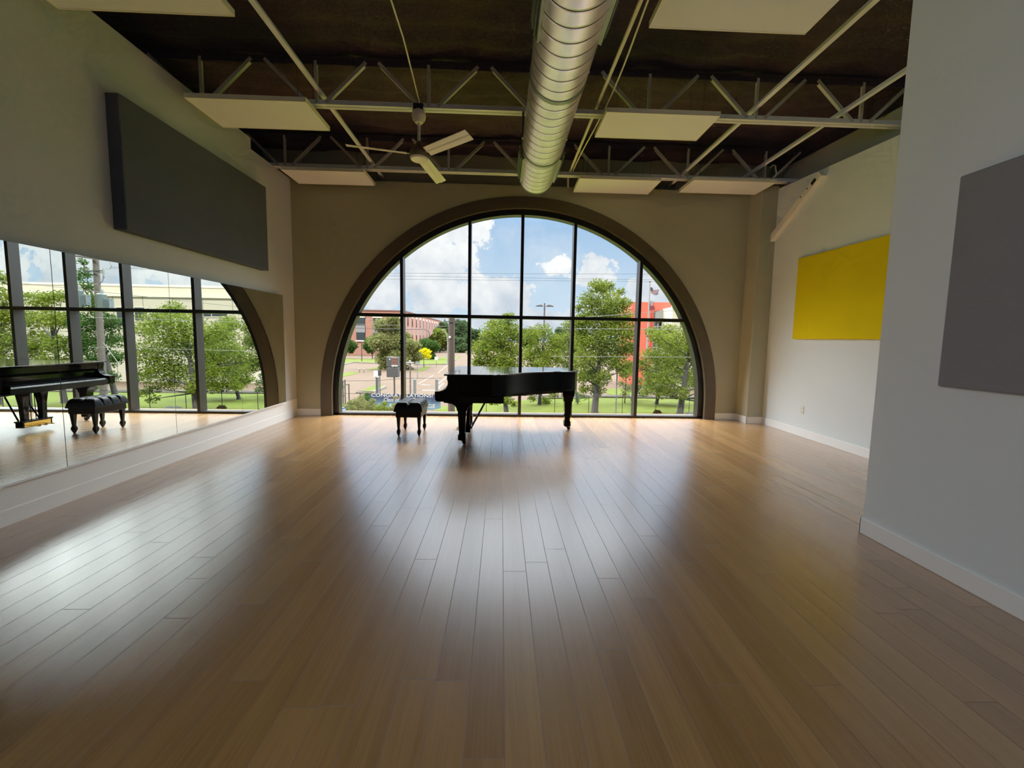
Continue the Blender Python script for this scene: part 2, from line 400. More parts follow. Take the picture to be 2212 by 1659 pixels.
# far wall with the arched opening
R = 3.70
pts = [(-4.6, 0), (ACX-R, 0), (ACX-R, ACZ)] + [(ACX-R*math.cos(PI*k/64), ACZ+R*math.sin(PI*k/64)) for k in range(1, 64)] + [(ACX+R, ACZ), (ACX+R, 0), (5.5, 0), (5.5, 4.335), (-4.6, 4.335)]
n = len(pts); mb = MB()
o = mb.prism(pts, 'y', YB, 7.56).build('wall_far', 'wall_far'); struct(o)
struct(MB().box(-4.7, 5.6, 7.52, 7.75, 4.3, 5.1).build('wall_far_upper', 'wall_shade'))
# right wall of the nook: lower part, ledge sloping slightly, recessed upper part
struct(MB().prism([(YN, 0), (7.5, 0), (7.5, 4.32), (YN, 4.02)], 'x', XR, 5.6).build('wall_right', 'wall'))
struct(MB().prism([(YN, 3.9), (7.6, 4.1), (7.6, 4.78), (YN, 4.52)], 'x', 5.20, 5.62).build('wall_right_upper', 'wall_shade'))
struct(MB().box(5.28, 5.65, YN, 7.7, 4.4, 5.1).build('wall_right_foam', 'foam'))
struct(MB().box(XN, 5.62, YBACK, YN, 0, 5.06).build('wall_right_front', 'wall'))
struct(MB().box(-4.7, 5.6, YBACK-.3, YBACK, 0, 5.1).build('wall_back', 'wall_back'))
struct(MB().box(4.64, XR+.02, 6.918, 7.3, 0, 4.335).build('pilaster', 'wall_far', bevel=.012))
# baseboards
struct(MB().box(XL, XL+.006, YBACK, YB, .12, .324).build('wall_left_lit_strip', 'base'))  # wall strip under the mirrors, whitened in place of the light falling there
BB, BT = .128, .014
struct(MB().prism([(XL, 0), (XL+BT, 0), (XL+BT, BB-.008), (XL+BT-.006, BB), (XL, BB)], 'y', YBACK, YB).build('baseboard_left', 'base'))
mb = MB().box(XL, ACX-RO, YB-BT, YB, 0, BB).box(ACX+RO, 4.64, YB-BT, YB, 0, BB)
struct(mb.build('baseboard_far', 'base', bevel=.004))
mb = MB().box(4.64-BT, 4.64, 6.918-BT, YB, 0, BB).box(4.64-BT, XR, 6.918-BT, 6.918, 0, BB)
struct(mb.build('baseboard_pilaster', 'base', bevel=.004))
struct(MB().box(XR-BT, XR, YN, 6.918, 0, BB).build('baseboard_right', 'base', bevel=.004))
mb = MB().box(XN-BT, XN, YBACK, YN+BT, 0, BB).box(XN-BT, XR, YN, YN+BT, 0, BB)
struct(mb.build('baseboard_right_front', 'base', bevel=.004))

# arch trim and window
def arch_band(r0, r1, y0, y1, zb=0.0, nseg=72):
    prof = lambda r: [(ACX-r, zb)] + [(ACX-r*math.cos(PI*k/nseg), ACZ+r*math.sin(PI*k/nseg)) for k in range(nseg+1)] + [(ACX+r, zb)]
    a, b = prof(r0), prof(r1); mb = MB()
    rings = [[(a[i][0], y0, a[i][1]), (b[i][0], y0, b[i][1]), (b[i][0], y1, b[i][1]), (a[i][0], y1, a[i][1])] for i in range(len(a))]
    return mb.loft([[Vector(p) for p in r] for r in rings])
struct(arch_band(RI, RO, YB-.014, 7.33).build('trim_1', 'arch', smooth=True))
RF = 3.50
YF0, YF1, YG = 7.31, 7.47, 7.45
win = bpy.data.objects.new('window_1', None); COL.objects.link(win); win.location = (ACX, YF0, 0); BASE['window_1'] = Vector((ACX, YF0, 0)); struct(win)
arch_band(RF, 3.74, YF0, YF1).build('window_frame', 'frame', win, smooth=True)
MB().box(ACX-3.72, ACX+3.72, YF0, YF1, 0, .045).build('sill', 'frame', win)
MW = .058
for x in (-1.885, -.614, .375, 1.372, 2.655):
    zt = ACZ + math.sqrt(RF**2-(x-ACX)**2) + .03
    MB().box(x-MW/2, x+MW/2, YF0-.01, YF1, .03, zt).build('mullion', 'frame', win)
hw = math.sqrt(RF**2-(1.93-ACZ)**2) + .03
MB().box(ACX-hw, ACX+hw, YF0-.004, YF1, 1.895, 1.958).build('transom', 'frame', win)
g = [(ACX-RF-.05, .02), (ACX-RF-.05, ACZ)] + [(ACX-(RF+.05)*math.cos(PI*k/48), ACZ+(RF+.05)*math.sin(PI*k/48)) for k in range(1, 48)] + [(ACX+RF+.05, ACZ), (ACX+RF+.05, .02)]
MB().add([(x, YG, z) for x, z in g], [tuple(range(len(g)))]).build('glass', 'glass', win)

# ------------------------------------------------------------------ roof joists
NODES = [-3.70, -2.32, -.945, .44, 1.825, 3.215, 4.60]
def joist(label, Y):
    t = thing('roof_joist', label, 'roof joist', (.4, Y, 4.345), 'open web steel joists under the roof')
    zb, zt = 4.345, 4.90
    for dy in (-.05, .05):                     # pair of angles per chord
        s = 1 if dy > 0 else -1
        MB().box(-4.5, 5.3, Y+min(dy*.16, dy), Y+max(dy*.16, dy), zb, zb+.012).box(-4.5, 5.3, Y+dy*.16-.006, Y+dy*.16+.006, zb, zb+.075).build('bottom_chord', 'steel', t)
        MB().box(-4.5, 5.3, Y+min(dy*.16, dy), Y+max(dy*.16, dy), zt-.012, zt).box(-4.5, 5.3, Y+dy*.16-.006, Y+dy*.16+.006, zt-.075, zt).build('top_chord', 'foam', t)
    for i, x in enumerate(NODES):
        MB().bar((x, Y, zb+.03), (x, Y, zt-.03), .035, .03).build('web_member', 'web', t)
        for sgn in (-1, 1):
            xm = x + sgn*.6925 - sgn*.08
            if xm < -4.45 or xm > 5.25: continue
            MB().bar((x+sgn*.11, Y, zb+.04), (xm, Y, zt-.03), .04, .04).build('web_member', 'web', t)
    return t
joist('near steel roof joist with zigzag webs, the ceiling fan hangs from it', 5.024)
joist('far steel roof joist closest to the arched window wall', 6.824)
# bridging bars along the room
def bar_along(label, x, w, y0=2.885, y1=7.5, z=4.47, name='bridging_bar', cat='steel bar'):
    return tag(MB().box(x-w/2, x+w/2, y0, y1, z-.006, z+.006).box(x-.006, x+.006, y0, y1, z, z+.05).build(name, 'steel'), label, cat, 'bridging bars across the roof joists')
bar_along('steel bridging bar left of the fan running toward the window', -2.25, .055, -3.2)
bar_along('steel bridging bar crossing the joists on the right half of the ceiling', 3.17, .055)
bar_along('steel bridging bar closest to the right wall of the nook', 4.33, .05)
tag(MB().tube([(1.165, -3.2, 4.46), (1.165, 2.5, 4.46), (1.165, 7.0, 4.46)], .021).tube([(1.165, 7.0, 4.46), (1.165, 7.06, 4.42), (1.165, 7.07, 4.25)], .016).build('conduit_pipe', 'conduit', smooth=True), 'pale painted conduit running beside the metal duct on its right', 'conduit')
pts = []
for k in range(50):
    y = -1 + 8*k/49; pts.append((1.225 + .03*math.sin(y*1.7), y, 4.43 - .035*abs(math.sin(y*.9))))
tag(MB().tube(pts, .009, 6).build('cable', 'conduit', smooth=True), 'thin pale cable drooping along the conduit right of the duct', 'cable')
tag(MB().tube([(-.99, -3.2, 4.44), (-1.0, 4.0, 4.44), (-1.05, 4.97, 4.41), (-1.06, 5.0, 4.38)], .008).build('conduit_pipe', 'conduit', smooth=True), 'thin bright conduit leading along the ceiling to the fan mount', 'conduit')

p0, p1, p2, p3 = at(1664, 362, 6.75), at(1675, 358, 6.75), at(1677, 375, 6.75), at(1668, 393, 6.75)
tag(MB().tube([p0, p0.lerp(p1, .5)+Vector((0, 0, .03)), p1, p2, p3], .012, 6).build('cable', 'conduit', smooth=True), 'short loop of cable hanging at the right end of the far joist', 'cable')
# ------------------------------------------------------------------ white ceiling panels
def cpanel(label, x0, x1, y0, y1, z=4.2):
    t = thing('ceiling_panel', label, 'ceiling panel', ((x0+x1)/2, (y0+y1)/2, z), 'white rectangular panels hung below the roof joists')
    MB().box(x0+.012, x1-.012, y0+.012, y1-.012, z, z+.04).build('face', 'whitepanel', t)
    MB().box(x0, x1, y0, y0+.012, z-.003, z+.05).box(x0, x1, y1-.012, y1, z-.003, z+.05).box(x0, x0+.012, y0+.012, y1-.012, z-.003, z+.05).box(x1-.012, x1, y0+.012, y1-.012, z-.003, z+.05).build('frame', 'panelframe', t)
    for x in (x0+.15, x1-.15):
        for y in (y0+.12, y1-.12): MB().tube([(x, y, z+.04), (x, y, 4.93)], .0025, 5).build('hanger_wire', 'darkmetal', t)
cpanel('white ceiling panel nearest the top left corner, cut by the frame', -3.73, -2.29, 2.92, 3.52)
cpanel('white ceiling panel at the left below the near joist', -3.655, -2.285, 4.68, 5.30)
cpanel('white ceiling panel left of the fan against the far window wall', -3.63, -2.285, 6.54, 7.11)
cpanel('white ceiling panel right of the duct just below the near joist', 1.20, 2.565, 4.665, 5.235)
cpanel('white ceiling panel by the far wall just right of the duct end', 1.27, 2.645, 6.525, 7.13)
cpanel('white ceiling panel by the far wall above the right pilaster', 3.16, 4.57, 6.45, 7.0)
cpanel('big white ceiling panel at the top right, nearest the camera', 1.225, 2.595, 2.85, 3.45)

# ------------------------------------------------------------------ spiral duct
DX, DZ, DR, DY = .51, 4.055, .272, 6.12
t = thing('air_duct', 'large round galvanised spiral duct hanging along the ceiling toward the window', 'air duct', (DX, DY, DZ))
MB().lathe((DX, 0, DZ), [(DR, -3.2), (DR, 1), (DR, DY)], 56, 'y').build('duct_body', 'duct', t, smooth=True)
MB().lathe((DX, 0, DZ), [(DR-.01, DY), (DR+.006, DY), (DR+.006, DY+.012), (DR-.02, DY+.014)], 56, 'y').build('end_cap', 'galv', t, smooth=True)
for y in (3.80, 5.16):
    MB().lathe((DX, 0, DZ), [(DR, y), (DR+.007, y+.004), (DR+.007, y+.055), (DR, y+.06)], 56, 'y').build('joint_band', 'galv', t, smooth=True)
for sx in (-1, 1):
    for y0, y1 in ((1.9, 3.25), (5.25, 5.98)):
        a0, a1 = math.radians(-32), math.radians(4)
        poly = []
        for k in range(5):
            a = a0+(a1-a0)*k/4; poly.append((DX+sx*(DR-.004)*math.cos(a), DZ+(DR-.004)*math.sin(a)))
        poly += [(DX+sx*(DR+.035)*math.cos(a1), DZ+(DR+.035)*math.sin(a1)), (DX+sx*(DR+.035)*math.cos(a0), DZ+(DR+.035)*math.sin(a0))]
        rg = MB().prism(poly, 'y', y0, y1).build('supply_register', 'galv', t)
        mbv = MB()
        for k in range(1, 4):
            a = a0+(a1-a0)*k/4; mbv.bar((DX+sx*(DR+.036)*math.cos(a), y0+.03, DZ+(DR+.036)*math.sin(a)), (DX+sx*(DR+.036)*math.cos(a), y1-.03, DZ+(DR+.036)*math.sin(a)), .012, .012)
        mbv.build('vane', 'darkmetal', rg)
for y in (4.98, 6.0):
    for sx in (-1, 1): MB().box(DX+sx*(DR+.004)-.012, DX+sx*(DR+.004)+.012, y, y+.04, DZ-.02, 4.36).build('hanger_strap', 'galv', t)

# ------------------------------------------------------------------ ceiling fan
FX, FY = -1.068, 5.024
t = thing('ceiling_fan', 'cream three-blade ceiling fan hanging from the near joist', 'ceiling fan', (FX, FY, 3.75))
MB().box(FX-.06, FX+.06, FY-.05, FY+.05, 4.325, 4.40).build('mount_bracket', 'darkmetal', t)
MB().lathe((FX, FY, 0), [(.012, 4.185), (.045, 4.19), (.078, 4.23), (.088, 4.275), (.078, 4.32), (.05, 4.345), (.01, 4.35)], 24).build('canopy', 'fan', t, smooth=True)
MB().lathe((FX, FY, 0), [(.019, 3.93), (.019, 4.2)], 14).build('downrod', 'fan', t, smooth=True)
MB().lathe((FX, FY, 0), [(.05, 3.86), (.052, 3.92), (.03, 3.965), (.02, 3.97)], 20).build('rod_cup', 'fandark', t, smooth=True)
MB().lathe((FX, FY, 0), [(.02, 3.752), (.09, 3.755), (.112, 3.77), (.118, 3.80), (.118, 3.835), (.10, 3.862), (.04, 3.872)], 32).build('motor_housing', 'fandark', t, smooth=True)
MB().lathe((FX, FY, 0), [(.088, 3.750), (.097, 3.745), (.105, 3.752), (.108, 3.768), (.097, 3.768)], 32).build('trim_ring', 'fan', t, smooth=True)
for ang in (192, 322.5, 80):
    a = math.radians(ang); d = Vector((math.cos(a), math.sin(a), 0)); nrm = Vector((-d.y, d.x, 0))
    def bp_(r, w, z): return Vector((FX, FY, 3.812)) + d*r + nrm*w + Vector((0, 0, z))
    secs = []
    for k in range(9):
        r = .15 + .70*k/8; hw_ = .066 + .006*k/8; tw = .022
        secs.append([bp_(r, -hw_, tw-.003), bp_(r, -hw_*.2, -.002), bp_(r, 0, -.012), bp_(r, hw_*.2, -.004), bp_(r, hw_, -tw-.003), bp_(r, hw_, -tw+.003), bp_(r, 0, .006), bp_(r, -hw_, tw+.003)])
    bl = MB().loft(secs).build('blade', 'fan', t)
    MB().bar(bp_(.09, 0, .0), bp_(.22, 0, .012), .03, .012).build('blade_iron', 'fandark', bl)

# ------------------------------------------------------------------ acoustic panels, mirrors, outlet, brace
def apanel(label, material, x0, x1, y0, y1, z0, z1, bev=.012):
    tag(MB().box(x0, x1, y0, y1, z0, z1).build('acoustic_panel', material, bevel=bev), label, 'acoustic panel', 'fabric acoustic panels on the walls')
apanel('dark charcoal acoustic panel on the left wall above the mirrors', 'fab_dark', XL-.001, XL+.13, 3.986, 6.30, 2.535, 3.827)
apanel('mustard yellow acoustic panel on the right wall of the nook', 'fab_yellow', XR-.05, XR+.001, 3.55, 6.273, 1.594, 2.922)
apanel('mid grey acoustic panel on the near right wall, cut by the frame', 'fab_grey', XN-.05, XN+.001, .2, 2.425, 1.259, 2.605)

where = ['nearest the camera, only a sliver at the left edge', 'second from the left, reflecting the black piano', 'third from the left, reflecting the tufted bench', 'fourth from the left, reflecting the widest tree', 'at the far end next to the window wall']
ys = [1.1, 2.24, 3.38, 4.517, 5.658, 6.80]
for i in range(5):
    y0, y1 = ys[i]+.003, ys[i+1]-.003
    t = thing('wall_mirror', 'frameless wall mirror pane '+where[i], 'mirror', (XM, (y0+y1)/2, .335), 'mirror panes along the left wall')
    MB().box(XL+.001, XM-.004, ys[i]+.0004, ys[i+1]-.0004, .337, 2.205).build('backing', 'seam', t)
    MB().box(XM-.004, XM, y0, y1, .337, 2.205).build('glass', 'mirror', t)
struct(MB().box(XL, XM+.008, 1.0, 6.80, .322, .336).build('trim_2', 'base'))

t = thing('wall_outlet', 'small white wall outlet low on the right nook wall', 'outlet', (XR, 5.997, .437))
MB().box(XR-.007, XR, 5.958, 6.036, .375, .50).build('cover_plate', 'plate', t, bevel=.003)
for z in (.41, .465):
    sk = MB().box(XR-.010, XR-.006, 5.98, 6.014, z-.018, z+.018).build('socket', 'plate', t)
    MB().box(XR-.0108, XR-.0098, 5.988, 5.991, z-.009, z+.009).box(XR-.0108, XR-.0098, 6.003, 6.006, z-.009, z+.009).build('slot', 'slot', sk)

t = thing('diagonal_brace', 'diagonal painted steel brace fixed high on the right nook wall', 'brace', (4.90, 6.5, 3.3))
p, q = Vector((4.90, 7.05, 3.33)), Vector((4.90, 5.92, 4.13))
MB().bar(p, q, .085, .11).build('plank', 'brace', t, bevel=.004)
dq = (q-p).normalized()
c = p + dq*1.25; MB().bar(c-dq*.045+Vector((-.044, 0, 0)), c+dq*.045+Vector((-.044, 0, 0)), .01, .055).build('notch', 'slot', t)
for k in (.06, .95, 1.1):
    c = p + dq*k + Vector((-.043, 0, .03)); MB().lathe(c, [(.012, -.006), (.012, .004)], 8, 'x').build('bolt', 'slot', t)

# ------------------------------------------------------------------ grand piano
t = thing('grand_piano', 'black grand piano with closed lid standing in front of the window', 'piano', (.2, 6.0, 0))
def catmull(P, n=8):
    out = []
    for i in range(len(P)-1):
        a, b, c, d = P[max(i-1, 0)], P[i], P[i+1], P[min(i+2, len(P)-1)]
        for k in range(n):
            u = k/n
            out.append(tuple(.5*(2*b[j]+(c[j]-a[j])*u+(2*a[j]-5*b[j]+4*c[j]-d[j])*u*u+(3*b[j]-a[j]-3*c[j]+d[j])*u**3) for j in range(2)))
    return out + [P[-1]]
bent = [(-.12, 5.29), (.10, 5.41), (.34, 5.67), (.56, 5.83), (.80, 5.93), (1.05, 5.99), (1.19, 6.07), (1.265, 6.22), (1.28, 6.42), (1.24, 6.60), (1.13, 6.72), (.98, 6.755)]
curve = catmull(bent, 6)
def off(poly, d):
    n = len(poly); out = []
    for i in range(n):
        a, b, c = Vector(poly[i-1]), Vector(poly[i]), Vector(poly[(i+1) % n])
        e1, e2 = (b-a).normalized(), (c-b).normalized(); n1, n2 = Vector((e1.y, -e1.x)), Vector((e2.y, -e2.x)); nn = (n1+n2)
        nn = nn.normalized() if nn.length > .01 else n1
        out.append(tuple(b + nn*d/max(.5, nn.dot(n1))))
    return out
case = [(-.64, 5.27), (-.12, 5.29)] + curve[1:] + [(-.64, 6.755)]
MB().prism(case, 'z', .71, .992).build('case', 'polish', t)
lid = off([(-.765, 5.245), (-.12, 5.275)] + curve[1:] + [(-.765, 6.765)], .018)
ld = MB().prism(lid, 'z', .996, 1.018).build('lid', 'lidpolish', t, bevel=.006)
for y in (5.6, 6.4): MB().box(-.30, -.296, 5.29, 6.74, 1.0182, 1.0186).build('lid_seam', 'black', ld) if y < 6 else None
for x in (-.5, .1, .7): MB().box(x-.05, x+.05, 6.765, 6.79, .985, 1.005).build('hinge', 'brass', ld)
# cheeks / arms
arm = [(-.60, .992), (-.745, .992), (-.747, .95), (-.737, .915), (-.735, .88), (-.745, .845), (-.765, .815), (-.80, .79), (-.85, .775), (-.915, .772), (-.915, .70), (-.908, .645), (-.60, .645)]
for y0, y1 in ((5.262, 5.36), (6.665, 6.765)): MB().prism(arm, 'y', y0, y1).build('arm', 'polish', t, bevel=.005)
MB().prism([(-.60, .99), (-.74, .99), (-.735, .90), (-.715, .86), (-.70, .74), (-.60, .74)], 'y', 5.36, 6.665).build('fallboard', 'polish', t, bevel=.004)
MB().prism([(-.905, .655), (-.905, .715), (-.885, .735), (-.70, .745), (-.60, .745), (-.60, .655)], 'y', 5.36, 6.665).build('key_slip', 'black', t, bevel=.004)
MB().box(-.893, -.60, 5.27, 6.76, .628, .656).box(-.79, .05, 5.27, 6.76, .612, .70).box(-.62, -.2, 5.4, 6.62, .60, .70).build('key_bed', 'black', t)
mb = MB()
for (x0, y0, x1, y1) in ((-.2, 5.6, 1.15, 6.35), (-.2, 6.0, 1.15, 6.4), (-.2, 6.45, 1.1, 6.5)): mb.bar((x0, y0, .685), (x1, y1, .685), .09, .09)
mb.box(-.20, -.09, 5.36, 6.7, .655, .72)
mb.build('back_posts', 'black', t)
MB().prism(off(case, -.05), 'z', .695, .712).build('soundboard', 'black', t)
# legs
for (x, y) in ((-.54, 5.375), (-.54, 6.645), (1.13, 6.30)):
    hb = .64 if x < 0 else .71
    if x < 0:                                   # bracketed top that flares into the key bed
        prof = [(-.105, hb), (-.20, hb), (-.255, .618), (-.235, .605), (-.20, .60), (-.14, .588), (-.10, .565), (-.078, .53), (-.07, .49), (.07, .49), (.08, .53), (.11, .56), (.15, .585), (.17, hb)]
        flare = MB().prism([(x+a, z) for a, z in prof], 'y', y-.065, y+.065)
    else:
        flare = MB().square((x, y, 0), [(.075, .49), (.085, .56), (.10, .60), (.10, hb)])
    lg = flare.square((x, y, 0), [(.043, .155), (.056, .40), (.062, .52)]).square((x, y, 0), [(.05, .066), (.056, .075), (.056, .14), (.046, .158)]).build('leg', 'polish', t, bevel=.003)
    cs = MB().lathe((x, y, 0), [(.026, .05), (.03, .068)], 12).box(x+.0, x+.05, y-.022, y-.014, .022, .056).box(x+.0, x+.05, y+.014, y+.022, .022, .056).build('caster', 'black', lg)
    MB().lathe((x+.03, y, .027), [(.010, -.013), (.027, -.012), (.027, .012), (.010, .013)], 18, 'y').build('wheel', 'black', cs, smooth=True)
# pedal lyre
lx, ly = -.50, 5.93
lyre = MB().box(lx-.05, lx+.05, ly-.19, ly+.19, .075, .17).box(lx-.058, lx+.058, ly-.20, ly+.20, .155, .175)
for s_ in (-1, 1): lyre.square((lx, ly+s_*.115, 0), [(.032, .17), (.036, .40), (.05, .56), (.055, .62)])
lyre.box(lx-.06, lx+.07, ly-.19, ly+.19, .585, .64)
ly_o = lyre.build('pedal_lyre', 'polish', t, bevel=.004)
MB().box(lx-.054, lx-.049, ly-.165, ly+.165, .085, .15).build('pedal_plate', 'brass', ly_o)
for k in (-1, 0, 1):
    MB().bar((lx-.05, ly+k*.085, .10), (lx-.15, ly+k*.085, .095), .022, .012).ball((lx-.165, ly+k*.085, .094), .022, 10, 1.5, 1, .4).build('pedal', 'brass', ly_o)
    MB().tube([(lx+.04, ly+k*.06, .17), (lx+.04, ly+k*.06, .62)], .006, 6).build('pedal_rod', 'black', ly_o)
for s_ in (-1, 1): MB().tube([(lx+.05, ly+s_*.13, .12), (lx+.34, ly+s_*.10, .67)], .011, 8).build('brace_rod', 'black', ly_o)

# ------------------------------------------------------------------ bench
t = thing('piano_bench', 'black tufted leather piano bench beside the piano keyboard', 'piano bench', (-1.4, 5.98, 0))
bx0, bx1, by0, by1 = -1.615, -1.185, 5.73, 6.25
MB().box(bx0+.025, bx1-.02, by0+.02, by1-.02, .295, .40).build('apron', 'black', t, bevel=.006)
nx, ny = 36, 60; mb = MB()
def cush(u, v):
    e = min(u, 1-u)*(bx1-bx0); f = min(v, 1-v)*(by1-by0)
    d = min(e, f); edge = min(1, d/.075); edge = math.sqrt(max(0, 1-(1-edge)**2))
    cxs = abs(math.sin(PI*u*2)); cys = abs(math.sin(PI*v*4))
    tuft = .30 + .70*min(1, (cxs*2.4))**.6 if True else 1
    tuf2 = .30 + .70*min(1, (cys*1.9))**.6
    return .40 + edge*(.072 + .058*(tuft*tuf2)) 
for j in range(ny+1):
    for i in range(nx+1):
        u, v = i/nx, j/ny; mb.v.append(Vector((bx0+(bx1-bx0)*u, by0+(by1-by0)*v, cush(u, v))))
for j in range(ny):
    for i in range(nx): a = j*(nx+1)+i; mb.f.append((a, a+1, a+nx+2, a+nx+1))
mb.box(bx0, bx1, by0, by1, .385, .402)
seat = mb.build('seat_cushion', 'leather', t, smooth=True)
for v in (.25, .5, .75):
    u = .5; MB().ball((bx0+(bx1-bx0)*u, by0+(by1-by0)*v, cush(u, v)+.001), .011, 8, 1, 1, .5).build('button', 'leather', seat, smooth=True)
for x in (-1.552, -1.240):
    for y in (5.785, 6.19):
        MB().square((x, y, 0), [(.017, .115), (.031, .34), (.033, .40)]).square((x, y, 0), [(.009, 0), (.014, .015), (.027, .06), (.026, .085), (.017, .115)]).build('leg', 'black', t, bevel=.003)

# ------------------------------------------------------------------ outdoors
GZ = -3.5
struct(MB().box(-400, 400, 7.9, 500, GZ-.4, GZ).build('ground', 'paving'))
def patch(name, label, poly, z=.03):
    return tag(MB().prism(poly, 'z', GZ-.05, GZ+z).build(name, 'grass'), label, 'grass', kind='stuff')
def gp(u, v): p = atz(u, v, GZ); return (p.x, p.y)
patch('lawn', 'bright green lawn running behind the black fence on the right', [(-4.6, 8.2), (60, 8.2), (60, 31.5), (9, 32.2), (3, 31), (-2.5, 28.8), (-4.4, 27)])
patch('lawn', 'grass bed under the shrubs at the left bottom of the window', [(-40, 8.2), (-4.7, 8.2), (-4.6, 24.6), (-40, 24.6)])
patch('grass_island', 'grass island near the pale signposts behind the banner', [gp(773, 848), gp(800, 836), gp(815, 830), gp(826, 833), gp(830, 838), gp(805, 848)])
patch('grass_island', 'grass island at the left edge of the parking lot', [gp(738, 808), gp(758, 803), gp(774, 805), gp(770, 808), (gp(738, 815))])
patch('grass_island', 'small grass island beside the yellow bollards', [gp(793, 799), gp(815, 793), gp(828, 792), gp(824, 796), gp(800, 800)])
patch('grass_island', 'grass island under the yellow tree', [gp(895, 803), gp(907, 797), gp(920, 790), gp(931, 791), gp(916, 801)])
patch('grass_strip', 'long grass strip across the far side of the lot on the left', [gp(735, 789), gp(760, 783), gp(872, 786), gp(868, 776), gp(735, 775)])
patch('grass_strip', 'grass strip behind the yellow tree beside the road', [gp(895, 788), gp(963, 787), gp(985, 776), gp(996, 771), gp(896, 774)])
patch('grass_island', 'grass island behind the thin street lamp on the right', [gp(1311, 851), gp(1310, 841), gp(1335, 839), gp(1365, 843), gp(1368, 853), gp(1335, 855)])
def kerb(label, pts, w=.35):
    tag(MB().tube([Vector((x, y, GZ+.05)) for x, y in pts], w/2, 6).build('kerb', 'kerb'), label, 'kerb', 'pale concrete kerbs around the grass')
kerb('pale kerb along the far lawn edge on the right', [(3, 31.2), (9, 32.4), (16, 32.2), (60, 31.7)], .5)
kerb('pale kerb in front of the grass strip by the road', [gp(895, 789), gp(963, 788), gp(985, 777)])
kerb('pale kerb in front of the far left grass strip', [gp(735, 790), gp(762, 784), gp(820, 786)])
kerb('pale kerb around the grass island behind the banner', [gp(770, 849), gp(805, 849.5), gp(832, 838)])
def stripe(label, a, b, w=.14):
    p, q = gp(*a), gp(*b)
    tag(MB().bar((p[0], p[1], GZ+.004), (q[0], q[1], GZ+.004), w, .012).build('parking_line', 'lineW'), label, 'parking line', 'white painted parking lines')
stripe('white parking line right of the tall signpost, nearest the piano arm', (904, 829), (936, 811))
stripe('white parking line just left of the utility pole', (946, 806), (966, 789))
stripe('white parking line partly hidden by the piano arm', (947, 829), (966, 814))
stripe('short white line across the lot above the banner', (910, 831), (929, 832), .4)
stripe('short white line below the others near the banner top', (912, 843), (938, 843), .5)
stripe('long white line along the road toward the horizon', (940, 845), (958, 828), .2)

# trees -----------------------------------------------------------------
def leaves(mb, c, r, n, size, sq=.8):
    for _ in range(n):
        d = Vector((random.gauss(0, 1), random.gauss(0, 1), random.gauss(0, 1))).normalized()
        rr = r*(random.random()**.45)*random.uniform(.8, 1.12); p = c + Vector((d.x*rr, d.y*rr, d.z*rr*sq))
        a = Vector((random.gauss(0, 1), random.gauss(0, 1), random.gauss(0, .6))).normalized(); b = a.orthogonal().normalized()
        b = (b*math.cos(random.random()*6) + a.cross(b)*math.sin(random.random()*6)).normalized()
        s1 = size*random.uniform(.6, 1.3); s2 = s1*random.uniform(.35, .6)
        mb.add([p-a*s1*.5, p+b*s2*.5, p+a*s1*.5, p-b*s2*.5], [(0, 1, 2, 3)])
def tree(label, base, blobs, dens=130, size=.22, material='leaf', tr=.16, group=None, name='tree', cat='tree', lean=0.0, bare=False, conn=True):
    base = Vector(base); t = thing(name, label, cat, base, group)
    mb = MB()
    for c, r in blobs: leaves(mb, c, r*1.1, int(dens*6.5*max(.25, (r/.9))**2), size*.85)
    mb.build('foliage', material, t)
    cen = sum((c for c, r in blobs), Vector())/len(blobs); top = max(c.z for c, r in blobs)
    hi = Vector((cen.x+lean, cen.y, base.z + (top-base.z)*.8))
    if tr > 0:
        tb = MB().tube([base, base + Vector((0, 0, .15)), base.lerp(hi, .4), hi], tr*1.35, 9, tr*.35)
        if conn:
            for c, r in blobs:
                k = min(.9, max(.25, (c.z-r*.6-base.z)/(hi.z-base.z)))
                if random.random() < .75: tb.tube([base.lerp(hi, k*.85), c], tr*.3, 6, tr*.08)
        tb.build('trunk', 'bark', t, smooth=True)
    return t
def B(Y, L, dy=.6, mir=False):                 # survey circles (u, v, radius in px) at depth Y -> blobs
    out = []
    for u, v, r in L:
        yy = Y + random.uniform(-dy, dy); c = (atm if mir else at)(u, v, yy); d = ray(u, v)
        out.append((c, r/FPX*yy))
    return out
def ground_at(u, Y, mir=False):
    p = (atm if mir else at)(u, 880, Y); return (p.x, p.y, GZ+.03 if Y < 32 or 55 < Y < 90 else GZ)
g1 = 'leafy trees seen through the window'
tree('bushy light green tree directly behind the piano, left of centre mullion', ground_at(1094, 24.2), B(24.2, [(1070, 722, 34), (1042, 757, 28), (1095, 705, 28), (1100, 755, 36), (1052, 783, 27), (1085, 785, 30), (1030, 782, 14), (1112, 720, 20), (1108, 790, 25), (1065, 700, 14), (1100, 684, 13), (1075, 866, 12), (1095, 862, 14), (1110, 872, 10), (1062, 870, 7)], .8), 210, .2, tr=.17, group=g1)
tree('green tree just right of the centre mullion below the twin lamp', ground_at(1165, 28.5), B(28.5, [(1150, 725, 24), (1172, 715, 22), (1195, 738, 24), (1160, 760, 28), (1192, 768, 24), (1140, 770, 20), (1175, 785, 24), (1205, 755, 16), (1150, 790, 16), (1178, 866, 14), (1150, 860, 10), (1196, 852, 12)], .8), 190, .2, 'leaf', .14, g1)
tree('pale green tree close behind the piano tail, beside the tall tree', ground_at(1246, 30), B(30, [(1228, 705, 16), (1225, 730, 18), (1232, 760, 22), (1215, 782, 22), (1240, 785, 20), (1230, 800, 16), (1248, 745, 20)], .7), 170, .2, 'leaf', .1, g1)
